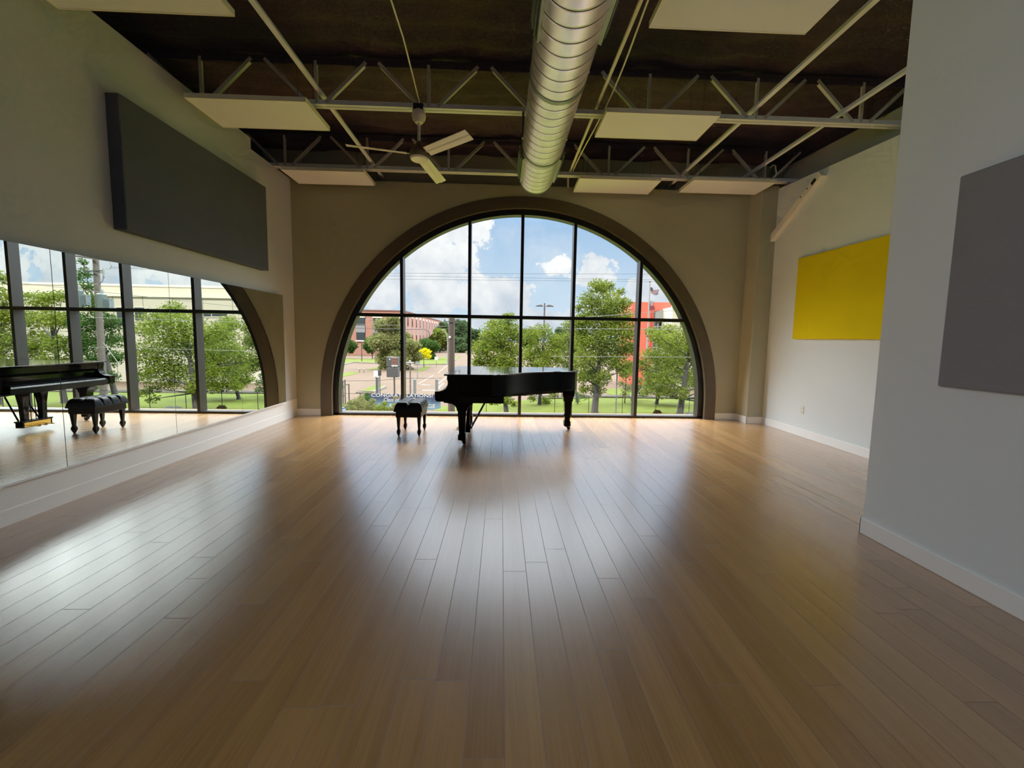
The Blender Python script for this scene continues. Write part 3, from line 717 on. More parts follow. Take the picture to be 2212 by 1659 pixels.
tree('tallest tree on the right with a thick trunk and drooping foliage', ground_at(1285, 25.4), B(25.4, [(1290, 618, 20), (1310, 622, 20), (1275, 650, 26), (1318, 655, 32), (1297, 690, 44), (1262, 690, 22), (1345, 688, 28), (1325, 720, 38), (1275, 735, 36), (1360, 720, 20), (1350, 755, 24), (1305, 765, 38), (1262, 775, 28), (1335, 785, 26), (1275, 805, 28), (1300, 815, 22), (1258, 815, 16), (1350, 800, 16), (1290, 840, 20), (1262, 840, 12), (1250, 665, 10), (1244, 700, 15), (1256, 722, 18), (1350, 655, 16), (1340, 630, 10), (1365, 750, 16)], .9), 200, .21, 'leaf', .24, g1)
tree('spreading green tree in front of the red building on the right', ground_at(1418, 29.3), B(29.3, [(1445, 715, 20), (1440, 742, 24), (1470, 752, 24), (1425, 775, 20), (1455, 780, 28), (1484, 775, 22), (1412, 805, 24), (1440, 815, 30), (1475, 805, 24), (1418, 838, 20), (1450, 845, 18), (1488, 825, 18), (1478, 845, 12), (1402, 830, 14)], .8), 200, .2, 'leaf', .13, g1)
tree('young tree with a thin stem beside the thin street lamp', ground_at(1349, 29.6), B(29.6, [(1350, 808, 14), (1345, 828, 14), (1358, 838, 14), (1350, 850, 12), (1360, 790, 12)], .4), 150, .16, 'leaf_olive', .05, g1)
tree('small leafy tree between the piano tail and the tall trunk', ground_at(1248, 29), B(29, [(1252, 852, 10), (1247, 865, 8), (1262, 858, 10), (1240, 848, 8)], .3), 150, .14, 'leaf_dark', .04, g1)
tree('big olive green tree in front of the brick building', ground_at(845, 58), B(58, [(828, 705, 20), (850, 710, 20), (822, 740, 24), (850, 745, 26), (870, 730, 18), (838, 775, 24), (862, 775, 24), (885, 745, 16), (892, 770, 18), (830, 800, 14), (870, 800, 16), (848, 692, 14), (898, 748, 12), (885, 800, 10)], 1.4), 130, .42, 'leaf_olive', .22, g1)
tree('small round tree at the far left edge of the window', ground_at(748, 84), B(84, [(752, 740, 10), (762, 747, 10), (747, 752, 9), (757, 756, 9)], .8), 90, .5, 'leaf_dark', .1, g1)
tree('small round street tree left of the big olive tree', ground_at(806, 84), B(84, [(800, 738, 12), (792, 748, 9), (808, 748, 11), (800, 757, 9), (814, 738, 9)], .8), 90, .5, 'leaf_dark', .12, g1)
tree('small dark tree in front of the long side of the brick building', ground_at(928, 85), B(85, [(918, 742, 14), (932, 745, 13), (908, 756, 12), (925, 762, 13), (940, 752, 10), (934, 770, 8)], 1), 90, .5, 'leaf_dark', .12, g1)
tree('bright yellow flowering tree on its grass island', ground_at(916, 63), B(63, [(906, 762, 8), (916, 766, 9), (924, 760, 7), (910, 771, 7), (926, 770, 6), (917, 757, 6), (903, 757, 5)], .5), 130, .36, 'leaf_yellow', .07, g1)
far = [(950, 722, 18, 'leaf', 'far light green tree at the end of the brick building'), (958, 704, 12, 'leaf_far', 'far grey green treetop rising left of the utility pole'), (994, 705, 20, 'leaf_far', 'tall hazy far tree right of the utility pole'), (1006, 728, 18, 'leaf_far', 'hazy far tree low beside the left inner mullion'), (990, 740, 16, 'leaf_far', 'far rounded tree above the road end'), (1024, 722, 16, 'leaf_far', 'far tree crown behind the mullion left of centre'), (955, 748, 12, 'leaf_olive', 'far olive shrubby tree beside the road'), (1140, 722, 18, 'leaf_far', 'far tree right behind the centre mullion'), (1215, 722, 20, 'leaf_far', 'far hazy tree behind the gap right of the twin lamp'), (1245, 728, 22, 'leaf_far', 'far hazy tree behind the fourth mullion'), (1370, 735, 20, 'leaf_far', 'far tree left of the red building'), (1060, 730, 22, 'leaf_far', 'far tree behind the light green tree')]
for i, (u, v, r, mt, lab) in enumerate(far):
    Y = 125 + 7*(i % 4)
    L = [(u, v, r*.7), (u-r*.6, v+r*.6, r*.7), (u+r*.6, v+r*.6, r*.7), (u, v+r*1.1, r*.8), (u-r*.3, v-r*.35, r*.45), (u+r*.35, v-r*.25, r*.45)]
    tree(lab, ground_at(u, Y), B(Y, L, 1.5), 60, 1.0, mt, .3, 'far background trees', conn=False)
# trees seen in the mirror (they stand out to the right)
g2 = 'leafy trees on the lawn seen in the mirrors'
tree('wide feathery tree with leaning trunk, largest in the mirrors', (12.25, 25.2, GZ), B(25.2, [(378, 668, 22), (340, 690, 32), (400, 700, 34), (312, 712, 22), (365, 725, 38), (320, 760, 34), (395, 750, 36), (435, 725, 30), (470, 712, 22), (498, 702, 16), (455, 765, 34), (500, 755, 24), (520, 775, 20), (350, 790, 32), (400, 800, 32), (450, 805, 26), (500, 800, 22), (540, 795, 16), (320, 810, 24), (330, 840, 16), (370, 825, 22), (420, 835, 20), (460, 835, 18), (545, 780, 14), (300, 850, 14), (330, 862, 12), (510, 835, 14)], 1.0, True), 150, .2, 'leaf', .22, g2, lean=.3)
tree('dark conifer-like tree behind the transformer pole in the mirrors', (19.6, 27.5, GZ), B(27.5, [(178, 565, 9), (183, 590, 13), (190, 620, 17), (172, 600, 10), (195, 650, 20), (215, 690, 28), (180, 700, 26), (240, 700, 24), (205, 735, 32), (170, 745, 28), (250, 735, 20), (225, 775, 26), (185, 785, 26), (255, 770, 16), (170, 815, 20), (235, 815, 18), (200, 830, 18)], .9, True), 150, .21, 'leaf_dark', .18, g2)
tree('yellow green tree seen in the mirror left of the transformer pole', (22.6, 27, GZ), B(27, [(85, 650, 24), (110, 645, 18), (75, 690, 28), (115, 690, 26), (90, 735, 30), (135, 640, 16), (140, 690, 20), (130, 745, 26), (70, 760, 26), (105, 785, 26), (150, 780, 20)], .9, True), 150, .21, 'leaf', .18, g2)
tree('big tree at the far left edge of the mirrors', (25.8, 26, GZ), B(26, [(5, 600, 18), (15, 640, 24), (-10, 670, 30), (25, 690, 26), (5, 730, 34), (40, 740, 20), (15, 790, 30), (-20, 760, 30), (45, 785, 20)], .9, True), 150, .21, 'leaf', .2, g2)
tree('small tree by the beige building corner in the mirror far end', (10.9, 31.0, GZ), B(31, [(570, 812, 10), (562, 825, 11), (572, 838, 12), (558, 842, 9), (580, 825, 12)], .4, True), 150, .17, 'leaf_dark', .06, g2)
# low shrubs near the banner
for i, (u, v, r, Y, mt, lab) in enumerate([(752, 882, 15, 22, 'leaf_olive', 'leafy shrub at the far left beside the blue container'), (775, 872, 18, 22.6, 'leaf_olive', 'tall leafy shrub right of the dark gate posts'), (800, 880, 17, 22, 'leaf_olive', 'leafy shrub below the left end of the banner'), (826, 884, 15, 21.5, 'leaf', 'shrub hiding the middle of the banner bottom'), (848, 886, 12, 21.5, 'leaf_olive', 'low shrub left of the bench cushion'), (790, 860, 9, 23.4, 'leaf_dark', 'shrub tip reaching over the banner corner')]):
    c = at(u, v-3, Y); rr = 1.15*r/FPX*Y
    L = [(c, rr*.7), (c+Vector((-rr*.6, .1, -rr*.2)), rr*.6), (c+Vector((rr*.6, -.1, -rr*.2)), rr*.6), (c+Vector((0, 0, -rr*.9)), rr*.8), (c+Vector((rr*.2, .1, rr*.5)), rr*.4)]
    tree(lab, (c.x, c.y, GZ), L, 620, .10, mt, .02, 'leafy shrubs along the fence', 'shrub', 'shrub', conn=False)
c = at(1420, 890, 25.3); tree('small dry brown shrub on the lawn near the fence', (c.x, c.y, GZ), [(Vector((c.x, c.y, GZ+.16)), .22), (Vector((c.x-.13, c.y, GZ+.12)), .15), (Vector((c.x+.14, c.y, GZ+.13)), .15)], 1500, .09, 'leaf_brown', .015, None, 'shrub', 'shrub')

# fence ------------------------------------------------------------------
FYY, FTOP = 25.0, -2.27
t = thing('chain_link_fence', 'low black metal fence running across in front of the lawn', 'fence', (8, FYY, GZ))
MB().tube([(-16, FYY, FTOP), (45, FYY, FTOP)], .017, 8).build('top_rail', 'fence', t, smooth=True)
MB().tube([(-16, FYY, GZ+.12), (45, FYY, GZ+.12)], .008, 6).build('bottom_wire', 'fence', t)
x = -15.2
while x < 44:
    MB().lathe((x, FYY, 0), [(.022, GZ), (.022, FTOP+.03), (.03, FTOP+.04), (.01, FTOP+.06)], 8).build('post', 'fence', t)
    x += 2.28 if x > -5.2 else 3.0
# banner
t = thing('banner', 'blue graduation banner with white lettering hung on the fence', 'banner', (-6.7, FYY-.05, FTOP))
bx0, bx1 = -9.0, -3.98
MB().prism([(bx0+.12, FTOP-.01), (bx1, FTOP-.02), (bx1+.05, FTOP-.9), (bx1-.5, FTOP-1.02), (-6.6, FTOP-1.06), (bx0-.1, FTOP-1.0)], 'y', FYY-.045, FYY-.035).build('sheet', 'banner', t)
text('lettering', 'CONGRATULATIONS!', .30, 'letter', t, (-6.45, FYY-.055, FTOP-.09), 4.0)
text('lettering', 'Class of', .36, 'letter', t, (-7.2, FYY-.055, FTOP-.38), 1.05, .35)
text('lettering', '2020', .38, 'letter', t, (-6.05, FYY-.055, FTOP-.38), .95)
text('lettering', 'EAST EARLY COLLEGE', .36, 'letter', t, (-6.3, FYY-.055, FTOP-.78), 4.0)
MB().prism([(-7.12, FTOP-.20), (-6.88, FTOP-.12), (-6.62, FTOP-.20), (-6.88, FTOP-.28)], 'y', FYY-.06, FYY-.05).prism([(-7.0, FTOP-.24), (-6.76, FTOP-.24), (-6.78, FTOP-.33), (-6.98, FTOP-.33)], 'y', FYY-.058, FYY-.05).build('cap_emblem', 'gold', t)
# dark gate on the left
p = at(741, 822, 24.2)
t = thing('steel_gate', 'dark steel gate posts at the left edge of the window', 'gate', (p.x, 24.2, GZ))
for u, top in ((740.5, 824), (745, 820), (753.5, 829)):
    q = at(u, top, 24.2); MB().box(q.x-.03, q.x+.03, 24.17, 24.23, GZ, q.z).build('post', 'darkmetal', t)
for u0, u1, v in ((736, 745, 823), (745, 754, 831), (736, 745, 836), (736, 745, 855)):
    a, b = at(u0, v, 24.2), at(u1, v, 24.2); MB().bar(a, b, .04, .05).build('rail', 'darkmetal', t)
p = at(740, 880, 21.5)
t = thing('blue_container', 'bright blue container low at the left bottom corner of the window', 'container', (p.x, 21.5, GZ))
MB().lathe((p.x, 21.5, 0), [(.16, GZ), (.20, GZ+.1), (.22, GZ+.6), (.18, GZ+.85), (.10, GZ+.9)], 16).build('body', 'blue', t, smooth=True)
MB().lathe((p.x, 21.5, 0), [(.11, GZ+.9), (.11, GZ+.96), (.02, GZ+.98)], 16).build('cap', 'blue', t, smooth=True)

# utility poles and wires ---------------------------------------------------
P1 = at(975, 800, 21.0)
t = thing('utility_pole', 'weathered brown timber utility pole left of centre behind the piano', 'utility pole', (P1.x, 21, GZ))
MB().tube([(P1.x+.02, 21, GZ), (P1.x, 21, 0), (P1.x+.01, 21, 2.66)], .205, 14, .17).build('pole', 'timber', t, smooth=True)
ca = at(975, 694.5, 20.8)
MB().bar((ca.x-.42, 20.8, ca.z), (ca.x+.52, 20.8, ca.z-.03), .07, .05).build('crossarm', 'darkmetal', t)
for dx in (-.36, .22, .45): MB().lathe((ca.x+dx, 20.8, ca.z), [(.03, .02), (.05, .05), (.03, .09), (.045, .12), (.01, .15)], 10).build('insulator', 'darkmetal', t)
q = at(971.5, 728, 20.78); MB().box(q.x-.05, q.x+.05, 20.76, 20.80, q.z-.05, q.z+.05).build('tag_plate', 'plate', t)
P2 = atm(224, 860, 25.9)
t = thing('utility_pole', 'grey utility pole with two pale transformers reflected in the mirrors', 'utility pole', (P2.x, 25.9, GZ))
ptop = atm(195, 545, 25.9).z
MB().tube([(P2.x, 25.9, GZ), (P2.x-.1, 25.9, 2), (P2.x-.15, 25.9, ptop+2.0)], .20, 12, .14).build('pole', 'timbergrey', t, smooth=True)
def mp(u, v, y=25.9): return atm(u, v, y)
MB().bar(mp(163, 553, 25.6), mp(250, 565, 25.6), .09, .10).build('crossarm', 'timbergrey', t)
MB().bar(mp(185, 586, 25.6), mp(224, 585, 25.6), .06, .06).bar(mp(197, 585, 25.6), mp(224, 590, 25.6), .05, .05).build('bracket_arm', 'darkmetal', t)
q = mp(224, 588, 25.55); MB().lathe(q, [(.03, -.35), (.07, -.3), (.05, -.2), (.07, -.1), (.05, 0), (.07, .1), (.05, .2), (.03, .3)], 10).build('insulator', 'porcelain', t, smooth=True)
q = mp(183, 582, 25.55); MB().lathe(q, [(.03, -.25), (.05, -.1), (.03, 0), (.05, .1), (.03, .25)], 10).build('insulator', 'darkmetal', t, smooth=True)
MB().tube([mp(224, 596, 25.5), mp(222, 607, 25.5), mp(214, 614, 25.5), mp(203, 614, 25.5)], .02, 6).build('lead_wire', 'greymetal', t, smooth=True)
MB().tube([mp(226, 580, 25.5), mp(238, 582, 25.5), mp(241, 574, 25.5), mp(236, 567, 25.5)], .012, 6).build('lead_wire', 'greymetal', t, smooth=True)
for u0, u1, vt, vb in ((165, 182, 628, 664), (212, 232, 636, 672)):
    a, b = mp(u0, vt, 25.5), mp(u1, vb, 25.5); cx_ = (a.x+b.x)/2; rr = abs(b.x-a.x)/2*.95
    tf = MB().lathe((cx_, 25.45, 0), [(rr*.85, b.z), (rr, b.z+.06), (rr, a.z-.08), (rr*1.05, a.z-.05), (rr*1.05, a.z), (rr*.7, a.z+.06), (.05, a.z+.08)], 20).build('transformer', 'transformer', t, smooth=True)
    mb = MB(); s_ = -1
    for k in range(5): mb.box(cx_-rr-.06-.07*k-.02, cx_-rr-.06-.07*k+.0, 25.3, 25.6, b.z+.15, a.z-.25)
    mb.bar((cx_-rr+.05, 25.45, a.z-.35), (cx_-rr-.36, 25.45, a.z-.35), .05, .05).bar((cx_-rr+.05, 25.45, b.z+.25), (cx_-rr-.36, 25.45, b.z+.25), .05, .05)
    mb.build('radiator', 'transformer', tf)
    MB().lathe((cx_-.05, 25.45, a.z+.05), [(.07, 0), (.09, .08), (.07, .14), (.09, .22), (.04, .32)], 10).build('bushing', 'porcelain', tf, smooth=True)
q0, q1 = mp(223, 740, 25.8), mp(290, 830, 22.0)
tag(MB().tube([q0, q1], .012, 6).build('guy_wire', 'wireW'), 'pale guy wire slanting from the transformer pole in the mirror', 'wire')
def wire(label, pts, r, material, sag=.0):
    P = []
    for a, b in zip(pts, pts[1:]):
        a, b = Vector(a), Vector(b)
        for k in range(12): u = k/12; p = a.lerp(b, u); p.z -= sag*4*u*(1-u); P.append(p)
    P.append(Vector(pts[-1]))
    tag(MB().tube(P, r, 5).build('power_line', material), label, 'power line', 'power lines crossing outside the window')
def ext(u0, v0, u1, v1, Y, k0=.5, k1=.6):
    a, b = at(u0, v0, Y), at(u1, v1, Y); d = b-a; return [a-d*k0, b+d*k1]
wire('highest thin power line across the sky', ext(845, 590, 1370, 592, 30), .012, 'wireB')
wire('second highest thin power line across the sky', ext(840, 596, 1370, 604, 30), .012, 'wireB')
wire('third thin power line across the sky', ext(835, 603, 1370, 608, 30), .012, 'wireB')
wire('pale cable just above the transom on the right', ext(1280, 684, 1470, 670, 22, .1, 2), .014, 'wireW')
wire('pale cable just below the transom across the middle panes', [ca + Vector((.45, 0, .12)), at(1100, 689, 21.5), at(1250, 686, 22)], .012, 'wireW')
wire('pale straight cable across the trees below the transom', ext(1130, 710, 1375, 711, 23, .05, 1.2), .014, 'wireW')
wire('lower pale cable across the tall tree', ext(1190, 770, 1372, 771, 23, .0, 1.6), .014, 'wireW')
wire('dark cable crossing the brick building', [at(740, 708, 24), at(880, 711.5, 24), at(917, 711, 24), at(926, 716, 24), at(930, 727, 24)], .02, 'wireB')
wire('thin pale line crossing the brick building', ext(760, 700, 965, 705, 24, .1, 0), .008, 'wireW')
wire('dark cable sagging over the parking lot toward the piano', [at(738, 823, 22), at(815, 822, 22), at(880, 817, 22), at(955, 817, 22)], .016, 'wireB')

# lamps, signs, posts ---------------------------------------------------------
a = at(1176.5, 655, 40); gx = a.x
t = thing('parking_lamp', 'twin-head parking lot lamp rising above the trees', 'street lamp', (gx, 40, GZ))
MB().tube([(gx, 40, GZ), (gx, 40, at(1176, 655, 40).z)], .09, 10).build('pole', 'lampgrey', t, smooth=True)
for s_ in (-1, 1):
    z = at(1176, 661, 40).z
    MB().prism([(gx+s_*.12, z-.05), (gx+s_*.30, z+.12), (gx+s_*.55, z+.13), (gx+s_*.93, z+.02), (gx+s_*.95, z-.07), (gx+s_*.35, z-.08)], 'y', 39.85, 40.15).build('lamp_head', 'lampgrey', t, bevel=.02)
a = at(1330, 894, 25.6)
t = thing('street_lamp', 'thin grey single lamp post on the lawn left of the right mullion', 'street lamp', (a.x, 25.6, GZ))
hp = at(1333.5, 797, 25.6)
MB().tube([(a.x, 25.6, GZ), (a.x+.0, 25.6, GZ+1.0), (hp.x, 25.6, hp.z-.1), (hp.x-.02, 25.6, hp.z), (hp.x-.12, 25.6, hp.z+.06)], .05, 10, .035).build('pole', 'palepost', t, smooth=True)
l0, l1 = at(1332, 794, 25.6), at(1321, 793, 25.6)
MB().bar(l0, l1, .16, .09).build('lamp_head', 'signred', t, bevel=.02)
a = at(851, 850, 33)
t = thing('pole_sign', 'dark grey two-box pole sign with a reddish message panel', 'sign', (a.x, 33, GZ))
MB().tube([(a.x+.05, 33, GZ), (a.x+.02, 33, at(851, 775, 33).z)], .07, 10).build('pole', 'signgrey', t, smooth=True)
def sbox(name, u0, u1, v0, v1, mt, y0=32.7, y1=33.3):
    p, q = at(u0, v0, 33), at(u1, v1, 33); return MB().box(p.x, q.x, y0, y1, q.z, p.z).build(name, mt, t, bevel=.02)
sbox('upper_box', 836.5, 861.5, 771, 792, 'signgrey')
sbox('lower_box', 837, 862, 794, 814.5, 'signgrey')
mpan = sbox('message_panel', 848, 861, 772.5, 788, 'signred', 32.67, 32.71)
for v in (776, 782):
    p, q = at(849.5, v-1.4, 33), at(860, v+1.4, 33); MB().box(p.x, q.x, 32.655, 32.672, q.z, p.z).build('lettering', 'signtext', mpan)
sbox('white_band', 848, 861, 788.5, 791, 'plate', 32.67, 32.71)
q = at(842, 776, 32.7); MB().lathe(q, [(.05, -.02), (.05, .02)], 12, 'y').build('round_mark', 'plate', t)
def post(label, u, vt, vb, Y, w, mt, cat='post', name='gate_post'):
    a, b = at(u, vt, Y), at(u, vb, Y)
    t = thing(name, label, cat, (a.x, Y, GZ), 'pale grey posts between the lot and the fence')
    MB().box(a.x-w/2, a.x+w/2, Y-w/2, Y+w/2, GZ, a.z).build('shaft', mt, t, bevel=.01); MB().square((a.x, Y, 0), [(w*.58, a.z), (w*.58, a.z+.03), (.02, a.z+.07)]).build('cap', mt, t)
    return t
post('pale grey square post left of the pole sign', 815, 816, 850, 33, .24, 'palepost')
post('pale grey square post right of the tall white signpost', 896, 820, 850, 33, .22, 'palepost')
post('pale grey square post touching the piano arm', 943.5, 820, 848, 33.5, .24, 'palepost')
def sign(label, u, vt, vb, Y, w, h, mt, pm='palepost', pr=.04, rot=0):
    a = at(u, vt, Y); t = thing('sign', label, 'sign', (a.x, Y, GZ), 'small signs around the parking lot')
    MB().tube([(a.x, Y, GZ), (a.x, Y, a.z)], pr, 8).build('pole', pm, t, smooth=True)
    wx, wy = w*math.cos(rot), w*math.sin(rot)
    MB().bar((a.x-wx/2, Y-.05-wy/2, a.z-h/2), (a.x+wx/2, Y-.05+wy/2, a.z-h/2), .03, h).build('sign_plate', mt, t)
sign('white sign plate with faint lines on the pale post left of the pole sign', 812, 801, 812, 32.8, .34, .5, 'plate')
sign('grey tilted sign plate beside the white one, left of the pole sign', 820.5, 799, 812, 33.2, .28, .5, 'signgrey', rot=.5)
sign('small grey sign plate on a slim pole between mullion and yellow tree', 901.5, 781, 816, 46, .42, .4, 'spandrel')
sign('white sign on a pale pole right of the yellow tree', 942.5, 771, 793, 63, .5, .5, 'plate', 'yellow')
a = at(886, 784, 30)
t = thing('lamp_post', 'tall pale post with a flat white top just right of the left mullion', 'lamp post', (a.x, 30, GZ))
MB().tube([(a.x, 30, GZ), (a.x, 30, a.z)], .055, 10).build('pole', 'lampgrey', t, smooth=True)
MB().box(a.x-.28, a.x+.28, 29.85, 30.15, a.z-.03, a.z+.06).build('top_plate', 'whitemetal', t, bevel=.02)
MB().lathe((a.x, 30, a.z+.06), [(.08, 0), (.08, .1), (.03, .16)], 10).build('sensor', 'whitemetal', t, smooth=True)
for u, lab in ((776.5, 'pale yellow bollard on the left of the pair in the lot'), (786, 'pale yellow bollard on the right of the pair in the lot')):
    b = atz(u, 805, GZ); t = thing('bollard', lab, 'bollard', (b.x, b.y, GZ), 'yellow bollards')
    MB().lathe((b.x, b.y, 0), [(.09, GZ), (.09, GZ+.75), (.05, GZ+.82)], 12).build('shaft', 'yellow', t, smooth=True)
    MB().lathe((b.x, b.y, 0), [(.095, GZ+.55), (.095, GZ+.65)], 12).build('band', 'plate', t)
a = at(958, 714, 70)
t = thing('street_lamp', 'white curved street light left of the utility pole', 'street lamp', (at(967, 760, 70).x, 70, GZ))
bx = at(967, 740, 70)
MB().tube([(bx.x, 70, GZ), (bx.x, 70, bx.z), at(965, 722, 70), at(960, 716, 70), at(956, 715, 70)], .09, 8, .05).build('pole', 'whitemetal', t, smooth=True)
MB().bar(at(961, 711, 70), at(954, 712, 70), .3, .16).build('lamp_head', 'whitemetal', t)
b = at(812, 776, 72)
t = thing('street_lamp', 'slim grey twin-arm street light in front of the brick building', 'street lamp', (b.x, 72, GZ))
tp = at(811, 693, 72)
MB().tube([(b.x, 72, GZ), (b.x, 72, 0), (tp.x, 72, tp.z)], .10, 8, .06).build('pole', 'greymetal', t, smooth=True)
for u0, u1, v0, v1 in ((811, 795, 696, 691), (811, 824, 696, 692)):
    a0, a1 = at(u0, v0, 72), at(u1, v1, 72)
    MB().tube([a0, a0.lerp(a1, .6)+Vector((0, 0, .12)), a1], .05, 6).build('arm', 'greymetal', t, smooth=True)
    MB().bar(a1, a1+(a1-a0).normalized()*.5, .24, .1).build('lamp_head', 'palepost', t)
for u0, u1, mt in ((807, 811.5, 'darkmetal'), (813, 819, 'plate')):
    a0, a1 = at(u0, 728, 71.8), at(u1, 757, 71.8); MB().box(a0.x, a1.x, 71.78, 71.82, a1.z, a0.z).build('pole_banner', mt, t)
for u, vt, Y, mt, lab in ((781, 742, 75, 'darkmetal', 'slim dark post between the two small round trees'), (895.5, 757, 70, 'timber', 'slim brown post left of the yellow tree')):
    a = at(u, vt, Y); t = thing('post', lab, 'post', (a.x, Y, GZ))
    MB().tube([(a.x, Y, GZ), (a.x, Y, a.z)], .09, 8).build('shaft', mt, t, smooth=True); MB().lathe((a.x, Y, a.z), [(.12, 0), (.12, .1), (.03, .16)], 8).build('cap', mt, t)
# flagpole and flags
a = at(1393, 856, 34)
t = thing('flagpole', 'tall white flagpole in front of the red building', 'flagpole', (a.x, 34, GZ))
ft = at(1404, 610, 34)
MB().tube([(a.x, 34, GZ), (a.x+.02, 34, 2), (ft.x, 34, ft.z)], .11, 12, .05).build('pole', 'whitemetal', t, smooth=True)
MB().ball((ft.x, 34, ft.z+.08), .09, 10).build('finial', 'greymetal', t, smooth=True)
def flag(label, p0, cells, mats, name='flag'):
    t = thing(name, label, 'flag', p0, 'flags on the flagpole')
    for (nm, mt, strips) in cells:
        mb = MB()
        for s_ in strips: mb.add([Vector(p0)+Vector(q) for q in s_], [tuple(range(len(s_)))])
        mb.build(nm, mt, t)
p = at(1405, 620, 33.9); S = []; Wt = []
def fy(x): return .10*math.sin(x*7)
for k in range(6):
    q = []
    z0 = -.02-.075*k
    for half in (0, 1):
        xs = [.05+.72*i/8 for i in range(9)]
        row = [(x, fy(x+k*.1), z0-.065*half-.33*x-.12*math.sin(x*4+.4)+.1*max(0, x-.45)) for x in xs]
        q.append(row)
    st = [(q[0][i], q[0][i+1], q[1][i+1], q[1][i]) for i in range(8)]
    (S if k % 2 == 0 else Wt).extend(st)
flag('red and white striped flag waving near the top of the flagpole', p, [('red_stripes', 'flagred', S), ('white_stripes', 'flagwhite', Wt), ('canton', 'flagblue', [[(.0, -.02, .0), (.22, -.02, -.08), (.22, -.02, -.3), (.0, -.02, -.22)]])], None)
p = at(1403.5, 651, 33.88)
flag('limp white, red and blue flag halfway up the flagpole', p, [('white_field', 'flagwhite', [[(.0, 0, .05), (.18, .05, .02), (.36, -.02, .02), (.30, .03, -.32), (.22, 0, -.42), (.10, .04, -.25)]]), ('red_field', 'flagred', [[(.06, -.04, -.42), (.22, -.08, -.36), (.40, -.05, -.44), (.52, -.02, -.62), (.46, -.04, -.76), (.22, -.06, -.80), (.05, -.03, -.76)]]), ('blue_field', 'flagblue', [[(.0, -.05, -.08), (.07, -.05, -.3), (.08, -.05, -.6), (.06, -.05, -.85), (.0, -.05, -.85)]])], None)

# rocks on the lawn seen in the mirror
for u, lab in ((366, 'left grey rounded rock on the lawn in the mirror'), (382, 'right grey rounded rock on the lawn in the mirror')):
    c = atm(u, 879, 23.4); tag(MB().ball((c.x, 23.4, GZ+.27), .33, 10, 1, .8, .95).build('rock', 'rock', smooth=True), lab, 'rock', 'grey rocks on the lawn')
# dark leaning support at the right edge is the trunk of the feathery tree

# buildings -----------------------------------------------------------------
t = thing('brick_building', 'three-storey red brick building on the left beyond the lot', 'building', (-45, 125, GZ))
bxr, zt = -25.2, 8.05
MB().box(-75, bxr, 100, 160, GZ, zt).build('wall', 'brick', t)
MB().box(-75.2, bxr+.2, 99.8, 160.2, zt-.15, zt+.15).build('coping', 'signred', t)
cols = [(770, 788), (807, 826), (846, 864)]
for (u0, u1) in cols:
    x0, x1 = at(u0, 700, 100).x, at(u1, 700, 100).x
    z = [at(780, v, 100).z for v in (686, 702.5, 718, 735)]
    for za, zb in ((z[0], z[1]), (z[2], z[3])): MB().box(x0, x1, 99.7, 100.1, zb, za).build('window', 'tealglass', t)
    MB().box(x0-.1, x1+.1, 99.75, 100.1, z[2], z[1]).build('spandrel', 'spandrel', t)
    MB().box(x0-.15, x1+.15, 99.6, 100.1, z[0], z[0]+.35).build('lintel', 'stone', t); MB().box(x0-.15, x1+.15, 99.6, 100.1, z[3]-.3, z[3]).build('lintel', 'stone', t)
for k in range(11):
    y = 103.2 + 5.15*k
    for za, zb in ((6.6, 4.2), (1.9, -.9)): MB().box(bxr-.1, bxr+.03, y, y+1.4, zb, za).build('window', 'tealglass', t)
    MB().box(bxr-.1, bxr+.04, y, y+1.4, 1.9, 4.1).build('spandrel', 'spandrel', t); MB().box(bxr-.1, bxr+.08, y-.15, y+1.55, 6.6, 7.2).build('lintel', 'stone', t)

t = thing('red_building', 'red clad building with a tall glazed bay at the right', 'building', (20, 44, GZ))
ztop = at(1420, 653, 42).z; x0 = at(1387, 700, 42).x
xg0, xg1 = at(1412, 700, 42).x, at(1449, 700, 42).x
MB().box(x0-1.2, x0+.95, 42, 46, GZ, ztop).build('pier', 'redwall', t)
MB().prism([(xg0-.15, ztop), (xg1+1.2, ztop), (xg1+1.2, at(1455, 662, 42).z), (xg0-.15, at(1412, 673, 42).z)], 'y', 41.9, 46).build('gable', 'redwall', t)
MB().box(x0+.95, xg0-.15, 41.7, 46, GZ, ztop-.02).build('corner_pier', 'reddark', t)
zf0, zf1 = at(1412, 674, 42).z, at(1412, 690, 42).z
MB().prism([(xg0, zf0), (xg1, at(1449, 664, 42).z), (xg1, zf1), (xg0, zf1)], 'y', 41.6, 45).build('fascia', 'greyfascia', t)
zgb = at(1412, 781, 42).z
gw = MB().box(xg0, xg1, 42.1, 42.3, zgb, zf1).build('glazing', 'tealglass', t)
mb = MB()
for k in range(5): xx = xg0+(xg1-xg0)*k/4; mb.box(xx-.05, xx+.05, 41.98, 42.1, zgb, zf1)
for k in range(7): zz = zgb+(zf1-zgb)*k/6; mb.box(xg0, xg1, 41.97, 42.1, zz-.05, zz+.05)
mb.build('mullion_grid', 'whitemetal', gw)
MB().box(xg0-.15, xg1, 42.2, 46, GZ, zgb).build('base_wall', 'greyfascia', t)

